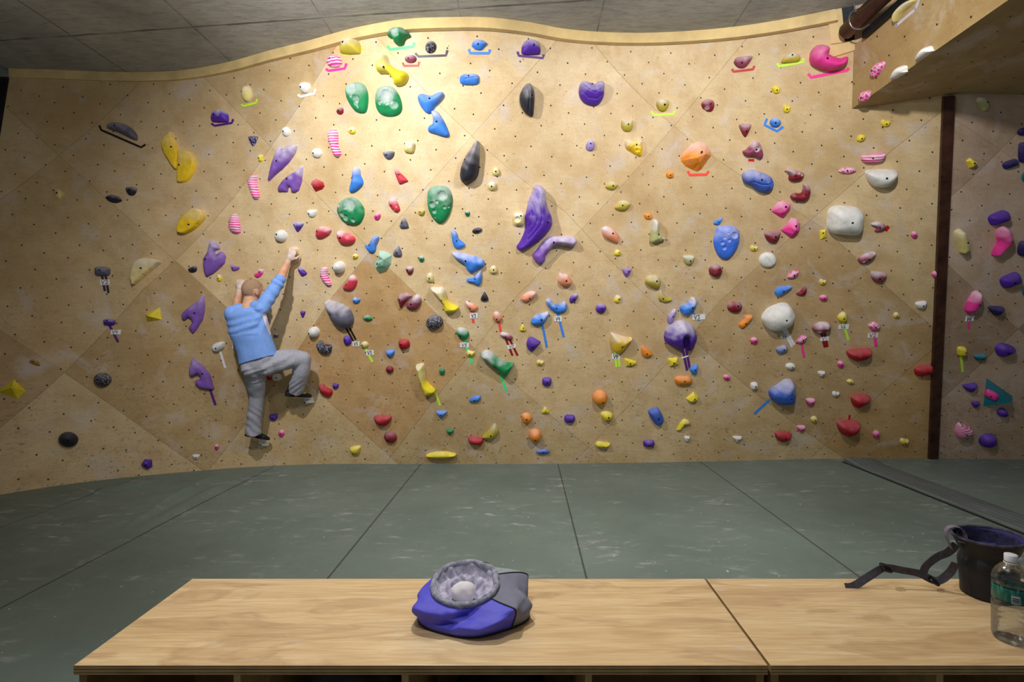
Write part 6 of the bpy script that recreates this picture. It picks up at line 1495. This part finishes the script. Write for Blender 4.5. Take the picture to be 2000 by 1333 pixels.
def climber():
    # joints
    shR, elR, wrR = J(511, 603, .40), J(543, 553, .27), J(563, 509, .115)
    shL, elL, wrL = J(455, 611, .42), J(458, 618, .19), J(467, 567, .095)
    neck0, neck1 = J(484, 607, .40), J(490, 583, .335)
    headc = J(495, 567.5, .315)
    hipR, knR, anR = J(527, 709, .36), J(592, 701, .25), J(577, 766, .17)
    hipL, knL, anL = J(493, 716, .37), J(501, 774, .22), J(495, 848, .17)
    yaw = math.radians(36); fy = Vector((math.sin(yaw), math.cos(yaw), .12)).normalized(); fx = fy.cross(Vector((.10, 0, 1))).normalized(); fz = fx.cross(fy)
    HR = Matrix((fx, fy, fz)).transposed()
    def hp(x, y, z): return headc+fx*x+fy*y+fz*z
    # ---- one continuous body
    bm = bmesh.new()
    ell_bm(bm, hp(0, -.008, .012), (.074, .093, .092), HR, 4)
    ell_bm(bm, hp(0, .028, -.045), (.058, .062, .068), HR); ell_bm(bm, hp(0, .060, -.095), (.030, .026, .022), HR)      # jaw, chin
    ell_bm(bm, hp(0, .094, -.030), (.013, .018, .026), HR); ell_bm(bm, hp(0, .078, .008), (.050, .016, .012), HR)       # nose, brow
    ell_bm(bm, hp(0, .080, -.072), (.024, .012, .006), HR); ell_bm(bm, hp(0, .079, -.081), (.021, .011, .006), HR)      # lips
    for s in (-1, 1):
        ell_bm(bm, hp(s*.042, .062, -.032), (.020, .020, .020), HR)                                                     # cheek
        ell_bm(bm, hp(s*.079, -.006, -.018), (.0075, .018, .030), HR); ell_bm(bm, hp(s*.084, -.016, -.010), (.006, .010, .024), HR)   # ear
    tube_bm(bm, [neck0, neck1, hp(0, -.02, -.03)], [.066, .058, .056], 16)
    loft_bm(bm, [(J(484, 604, .39), .11, .07), (J(482, 618, .385), .165, .095), (J(486, 640, .385), .160, .098), (J(492, 662, .385), .145, .095), (J(500, 686, .38), .140, .095), (J(506, 706, .365), .150, .105), (J(508, 722, .36), .12, .09)])
    for s, e, w_ in ((shR, elR, wrR), (shL, elL, wrL)):
        ell_bm(bm, s, (.060, .060, .060))
        tube_bm(bm, [s, s.lerp(e, .5), e], [.050, .047, .040], 16)
        tube_bm(bm, [e, e.lerp(w_, .35), w_], [.041, .042, .027], 16)
    for h, k_, a in ((hipR, knR, anR), (hipL, knL, anL)):
        tube_bm(bm, [h, h.lerp(k_, .5), k_], [.082, .072, .055], 16); tube_bm(bm, [k_, k_.lerp(a, .35), a], [.054, .054, .037], 16)
    # hands: palm, four curled fingers of different length, thumb leaving the side of the palm
    def hand(wr, kn_px, tip_px, offs, perp, flip):
        kn = J(*kn_px, offs[0]); tip = J(*tip_px, offs[1])
        ax = (kn-wr).normalized(); side = Vector((perp[0], 0, -perp[1])).normalized(); nrm = ax.cross(side).normalized()
        R3 = Matrix((side, ax, nrm)).transposed()
        ell_bm(bm, wr.lerp(kn, .62), (.041, .046, .017), R3, 3); tube_bm(bm, [wr, wr.lerp(kn, .4)], [.026, .028], 14)
        for i, (ln, rr) in enumerate(((.86, .0083), (1.0, .0092), (.97, .0090), (.90, .0088))):
            o = side*((i-1.5)*.0205)*flip
            k0 = kn+o-ax*(.006*abs(i-1.4)); t1 = tip+o*1.06; t1 = k0+(t1-k0)*ln
            top = k0.lerp(t1, .5)+Vector((0, -.012, .016))
            tube_bm(bm, [wr.lerp(k0, .55)+o*.2, k0, top, t1+Vector((0, .004, -.004))], [rr*1.1, rr*1.12, rr, rr*.86], 10)
        th0 = wr.lerp(kn, .30)+side*.026*(-flip); th1 = wr.lerp(kn, .62)+side*.052*(-flip)+Vector((0, .02, 0)); th2 = wr.lerp(kn, .92)+side*.050*(-flip)+Vector((0, .055, .006))
        tube_bm(bm, [th0, th1, th2], [.0135, .0115, .0088], 10)
    hand(wrR, (571.5, 492.5), (576, 487.5), (.100, .030), (.86, .5), -1)
    hand(wrL, (470.5, 553), (474, 548), (.085, .026), (1, .12), -1)
    me = remesh(bm, .0055, 2)
    body = bpy.data.objects.new('person', me); COL.objects.link(body); me.materials.clear(); me.materials.append(skin_mat())
    at = me.attributes.new('chalk', 'FLOAT', 'POINT')
    vals = []; ca, cb = J(571, 496, .09), J(471, 556, .08)
    for v in me.vertices:
        d = min((v.co-ca).length, (v.co-cb).length); vals.append(max(0, min(1, 1.6-d/.075)))
    at.data.foreach_set('value', vals)
    tag(body, 'person climbing the wall in a light blue top and grey sweatpants, one arm stretched up', 'person')
    def child(name, bm, mat, vox, sm_, disp=None):
        m2 = remesh(bm, vox, sm_); m2.materials.clear(); m2.materials.append(mat)
        if disp:
            cs = [v.co+v.normal*disp(v.co) for v in m2.vertices]
            for v, c in zip(m2.vertices, cs): v.co = c
        o = bpy.data.objects.new(name, m2); COL.objects.link(o); o.parent = body; m2.update(); return o
    # ---- trousers
    def pxy(c): return (VX+F*c.x/c.y, VY-F*(c.z-HC)/c.y)
    bm = bmesh.new()
    loft_bm(bm, [(J(504, 690, .38), .150, .105), (J(506, 703, .375), .160, .118), (J(507, 714, .37), .165, .124), (J(507, 724, .37), .150, .115), (J(506, 733, .37), .10, .08)])
    ell_bm(bm, J(493, 720, .40), (.09, .10, .09)); ell_bm(bm, J(521, 716, .40), (.085, .09, .08))
    tube_bm(bm, [J(520, 711, .365), J(548, 705, .33), J(573, 701, .29), knR], [.098, .104, .094, .072], 20)
    tube_bm(bm, [knR, J(588, 727, .24), J(581, 748, .21), J(578, 766, .175)], [.073, .080, .073, .066], 20, (False, True))
    tube_bm(bm, [J(496, 717, .375), J(499, 742, .315), J(502, 771, .245), J(499, 800, .215), J(496, 826, .19), J(495, 848, .178)], [.100, .090, .068, .069, .070, .071], 20, (False, True))
    def tw(c):
        x, y = pxy(c); h = 0
        if y > 735 and x > 545: h += .0030*math.sin(x*.42+y*.55+2*noise.noise(c*9))*sm(735, 752, y)
        if x < 530 and y > 780: h += .0032*math.sin(y*.42-x*.30+2.5*noise.noise(c*8))*sm(780, 815, y)
        if 512 < x < 575 and y < 735: h += .0035*math.sin(x*.16+y*.36+2*noise.noise(c*7))
        if x < 520 and 720 < y < 750: h += .004*math.sin(y*.6+x*.2)
        return h+.006*noise.noise(c*11)
    tr = child('sweatpants', bm, plain('grey_sweatpants', (172, 172, 186), .9, nscale=60, namt=.08, bump=.25, bscale=260), .008, 3, tw)
    # ---- long-sleeved top, cut along its slanted hem
    bm = bmesh.new()
    loft_bm(bm, [(J(484, 602, .395), .12, .075), (J(483, 612, .395), .172, .105), (J(483, 624, .39), .190, .120), (J(487, 642, .39), .184, .122), (J(493, 661, .39), .177, .120), (J(499, 681, .385), .176, .122), (J(505, 701, .375), .178, .130), (J(509, 716, .37), .180, .132), (J(511, 728, .365), .175, .13)])
    for s, e, q in ((shR, elR, J(550, 541, .235)), (shL, elL, J(462, 599, .155))):
        ell_bm(bm, s, (.068, .072, .068)); tube_bm(bm, [s, s.lerp(e, .5), e, q], [.067, .061, .056, .047], 18, (False, True))
        d = (q-e).normalized(); tube_bm(bm, [q-d*.030, q-d*.016, q-d*.002], [.049, .053, .048], 18, (True, True))
    tube_bm(bm, [J(500, 598, .39), J(512, 600, .40), shR], [.055, .062, .066], 16); tube_bm(bm, [J(474, 604, .40), J(463, 607, .41), shL], [.055, .062, .066], 16)
    m2 = remesh(bm, .008, 3)
    b2 = bmesh.new(); b2.from_mesh(m2); a, c = J(468, 713, .4), J(543, 692.5, .38); hem = (c-a).normalized()
    nrm = hem.cross(Vector((0, 1, 0))).normalized(); nrm = -nrm if nrm.z > 0 else nrm
    bmesh.ops.bisect_plane(b2, geom=b2.verts[:]+b2.edges[:]+b2.faces[:], plane_co=a, plane_no=nrm, clear_outer=True)
    # neckline
    nd = (neck1-neck0).normalized()
    for v in b2.verts:
        x, y = pxy(v.co); h = 0
        s = (x-525)*.80+(y-615)*.60; u = -(x-525)*.60+(y-615)*.80
        fade = sm(0, 30, math.hypot(x-525, y-608))
        ang = math.atan2(y-600, 528-x)
        if y > 603: h += .0075*math.sin(ang*11+1.8*noise.noise(v.co*5))*fade*math.exp(-abs(ang-.75)*.9)
        if x < 505 and y < 655: h += .0045*math.sin((y-.35*(505-x)*.9)*.36+2.2*noise.noise(v.co*6))*sm(610, 625, y)
        if x > 525 and y < 600: h += .004*math.sin((x*.55-y*.8)*.38+2*noise.noise(v.co*9))
        if x > 538 and y < 562: h += .0035*math.sin((x*.5-y*.85)*.75+noise.noise(v.co*12))
        h += .005*noise.noise(v.co*9)
        v.co += v.normal*h
    b2.to_mesh(m2); b2.free()
    jm, nt, b = new_mat('light_blue_jersey'); n = NB(nt); co = n.coord()
    col = n.ramp(n.noise(co, 50), [(.3, lin((122, 166, 246))), (.7, lin((138, 180, 252)))])
    col = n.mix(n.ramp(n.math('ADD', n.math('MULTIPLY', n.attr('piping'), .1), .5), [(.49, 0.0), (.51, 1.0)]), col, lin((60, 50, 130)))
    col = n.mix(n.ramp(n.math('ADD', n.math('MULTIPLY', n.attr('side'), .1), .5), [(.49, 0.0), (.51, 1.0)]), col, lin((228, 222, 240)))
    link(nt, col, b.inputs['Base Color']); b.inputs['Roughness'].default_value = .85; link(nt, n.bump(n.noise(co, 300), .15, .003), b.inputs['Normal'])
    m2.materials.clear(); m2.materials.append(jm)
    m2.polygons.foreach_set('use_smooth', [True]*len(m2.polygons)); m2.update()
    poly = np.array([(511, 612), (520, 613), (525, 632), (531, 653), (527, 655), (518, 634)], float); pip = np.array([(520, 612), (523.5, 612), (528, 634), (533, 652), (530, 653), (525, 634)], float)
    cc = np.array([pxy(v.co) for v in m2.vertices]); ny = np.array([v.normal.y for v in m2.vertices])
    for nm, pl in (('side', poly), ('piping', pip)):
        d = seg_dist(cc, pl)*np.where(inside(cc, pl), 1, -1); d = np.clip(np.where(ny < .75, d, -4), -4, 4)
        m2.attributes.new(nm, 'FLOAT', 'POINT').data.foreach_set('value', d.astype(np.float32))
    top = bpy.data.objects.new('long_sleeved_top', m2); COL.objects.link(top); top.parent = body
    sd = top.modifiers.new('s', 'SOLIDIFY'); sd.thickness = .003; sd.offset = -1
    # ---- buzz-cut hair: a thin cap over the cranium that ends at nape, temples and ears
    bm = bmesh.new(); bmesh.ops.create_icosphere(bm, subdivisions=5, radius=1.0)
    kill = []
    for v in bm.verts:
        p = v.co
        lim = -.52+.95*sm(-.15, .9, p.y)+.10*noise.noise(p*6)
        if p.z < lim or (abs(p.x) > .80 and -.30 < p.y < .25 and p.z < .02): kill.append(v)
        v.co = hp(p.x*.0760, -.008+p.y*.0952, .012+p.z*.0942)
    bmesh.ops.delete(bm, geom=kill, context='VERTS')
    hm, nt, b = new_mat('buzzed_hair'); n = NB(nt); co = n.coord(); link(nt, n.ramp(n.noise(co, 160, 4, .7), [(.35, lin((146, 116, 90))), (.65, lin((186, 152, 122)))]), b.inputs['Base Color']); b.inputs['Roughness'].default_value = .85
    link(nt, n.bump(n.noise(co, 700, 2), .6, .002), b.inputs['Normal'])
    o = bm_obj('buzz_cut_hair', bm, hm, body, True)
    for s in (-1, 1):
        bm = bmesh.new(); ell_bm(bm, hp(s*.031, .068, -.006), (.0125, .0125, .011), HR); o = bm_obj('eye', bm, plain('eye_white', (226, 222, 216), .3), body, True)
        bm = bmesh.new(); ell_bm(bm, hp(s*.031, .0785, -.006), (.006, .004, .006), HR); i = bm_obj('iris', bm, plain('dark_iris', (44, 30, 22), .3), o, True)
    # ---- climbing shoes
    M_SH = plain('black_shoe', (30, 32, 40), .6, nscale=40, namt=.3, bump=.2); M_RU = plain('black_rubber', (18, 18, 20), .5); M_LI = plain('lime_suede', (176, 196, 110), .75)
    M_ST = plain('pale_shoe_strap', (170, 172, 176), .7)
    def shoe(heel, toe, ankle, lime):
        ax = (toe-heel).normalized(); up = Vector((0, 0, 1)); sd_ = ax.cross(up).normalized(); up = sd_.cross(ax)
        L = (toe-heel).length; R3 = Matrix((sd_, ax, up)).transposed()
        def q(s, t, z): return heel+ax*(s*L)+sd_*t+up*z
        bm = bmesh.new()
        for s, r in ((.10, (.034, .034, .034)), (.30, (.034, .045, .036)), (.52, (.041, .05, .032)), (.72, (.045, .046, .026)), (.90, (.034, .030, .019))): ell_bm(bm, q(s, 0, r[2]*.92+.004), r, R3)
        tube_bm(bm, [q(.22, 0, .04), q(.20, 0, .085)], [.038, .042], 16)
        o = child('climbing_shoe', bm, M_SH, .005, 3)
        bm = bmesh.new()
        for s, r in ((.10, (.036, .036, .013)), (.30, (.036, .05, .011)), (.52, (.043, .052, .011)), (.72, (.047, .048, .012)), (.91, (.036, .032, .015))): ell_bm(bm, q(s, 0, r[2]*.95), r, R3)
        so = child('rubber_sole', bm, M_RU, .005, 2); so.parent = o
        bm = bmesh.new()
        if lime: ell_bm(bm, q(.70, 0, .036), (.040, .042, .019), R3); to = child('toe_panel', bm, M_LI, .005, 2); to.parent = o
        else: bm.free()
        bm = bmesh.new()
        for s in (.36, .50): tube_bm(bm, [q(s, -.041, .026), q(s, -.030, .058), q(s, 0, .068), q(s, .030, .058), q(s, .041, .026)], [.007]*5, 8)
        st = child('shoe_strap', bm, M_ST if lime else plain('dark_strap', (70, 74, 84), .7), .004, 1); st.parent = o
    shoe(J(558, 775, .185), J(607, 777.5, .075), anR, True)
    shoe(J(479, 853, .19), J(524, 861, .085), anL, False)
climber()
# ------------------------------------------------------------------ light: ceiling track spots in front of the wall, room bounce, added fill light
def spot(name, loc, target, energy, size, blend=1.0, r=.05, col=(1, .98, .95)):
    l = bpy.data.lights.new(name, 'SPOT'); l.energy = energy; l.spot_size = math.radians(size); l.spot_blend = blend; l.shadow_soft_size = r; l.color = col
    o = bpy.data.objects.new(name, l); COL.objects.link(o); o.location = loc
    o.rotation_euler = (Vector(target)-Vector(loc)).to_track_quat('-Z', 'Y').to_euler()
def lamp(name, loc, energy, r=.05, col=(1, .97, .93)):
    l = bpy.data.lights.new(name, 'POINT'); l.energy = energy; l.shadow_soft_size = r; l.color = col
    o = bpy.data.objects.new(name, l); COL.objects.link(o); o.location = loc
spot('wall_spot', (-1.75, 2.1, 3.5), (-1.05, 4.8, 2.25), 305, 120)
spot('wall_spot', (1.35, 1.9, 3.5), (1.75, 5.0, 1.5), 215, 140)
spot('bench_spot', (-.5, 2.75, 3.62), (.1, 1.5, .5), 170, 96, 1.0, .06)
lamp('fill_light', (-.6, 1.0, 3.3), 58, .10)  # added fill without a visible source, brightens ceiling and bench
w = bpy.data.worlds.new('room_air'); SC.world = w; w.use_nodes = True
w.node_tree.nodes['Background'].inputs[0].default_value = (.95, .97, 1.0, 1); w.node_tree.nodes['Background'].inputs[1].default_value = .12
# ------------------------------------------------------------------ camera
cam = bpy.data.cameras.new('camera'); co_ = bpy.data.objects.new('camera', cam); COL.objects.link(co_)
co_.location = (0, 0, HC); co_.rotation_euler = (math.radians(90), 0, 0)
cam.sensor_width = 36; cam.lens = 36*F/2000.0; cam.shift_x = -(VX-1000)/2000.0; cam.shift_y = -(666.5-VY)/2000.0; cam.clip_start = .05
SC.camera = co_
SC.view_settings.view_transform = 'Standard'; SC.view_settings.look = 'None'; SC.view_settings.exposure = 0.22; SC.view_settings.gamma = 1.0; SC.view_settings.use_curve_mapping = False
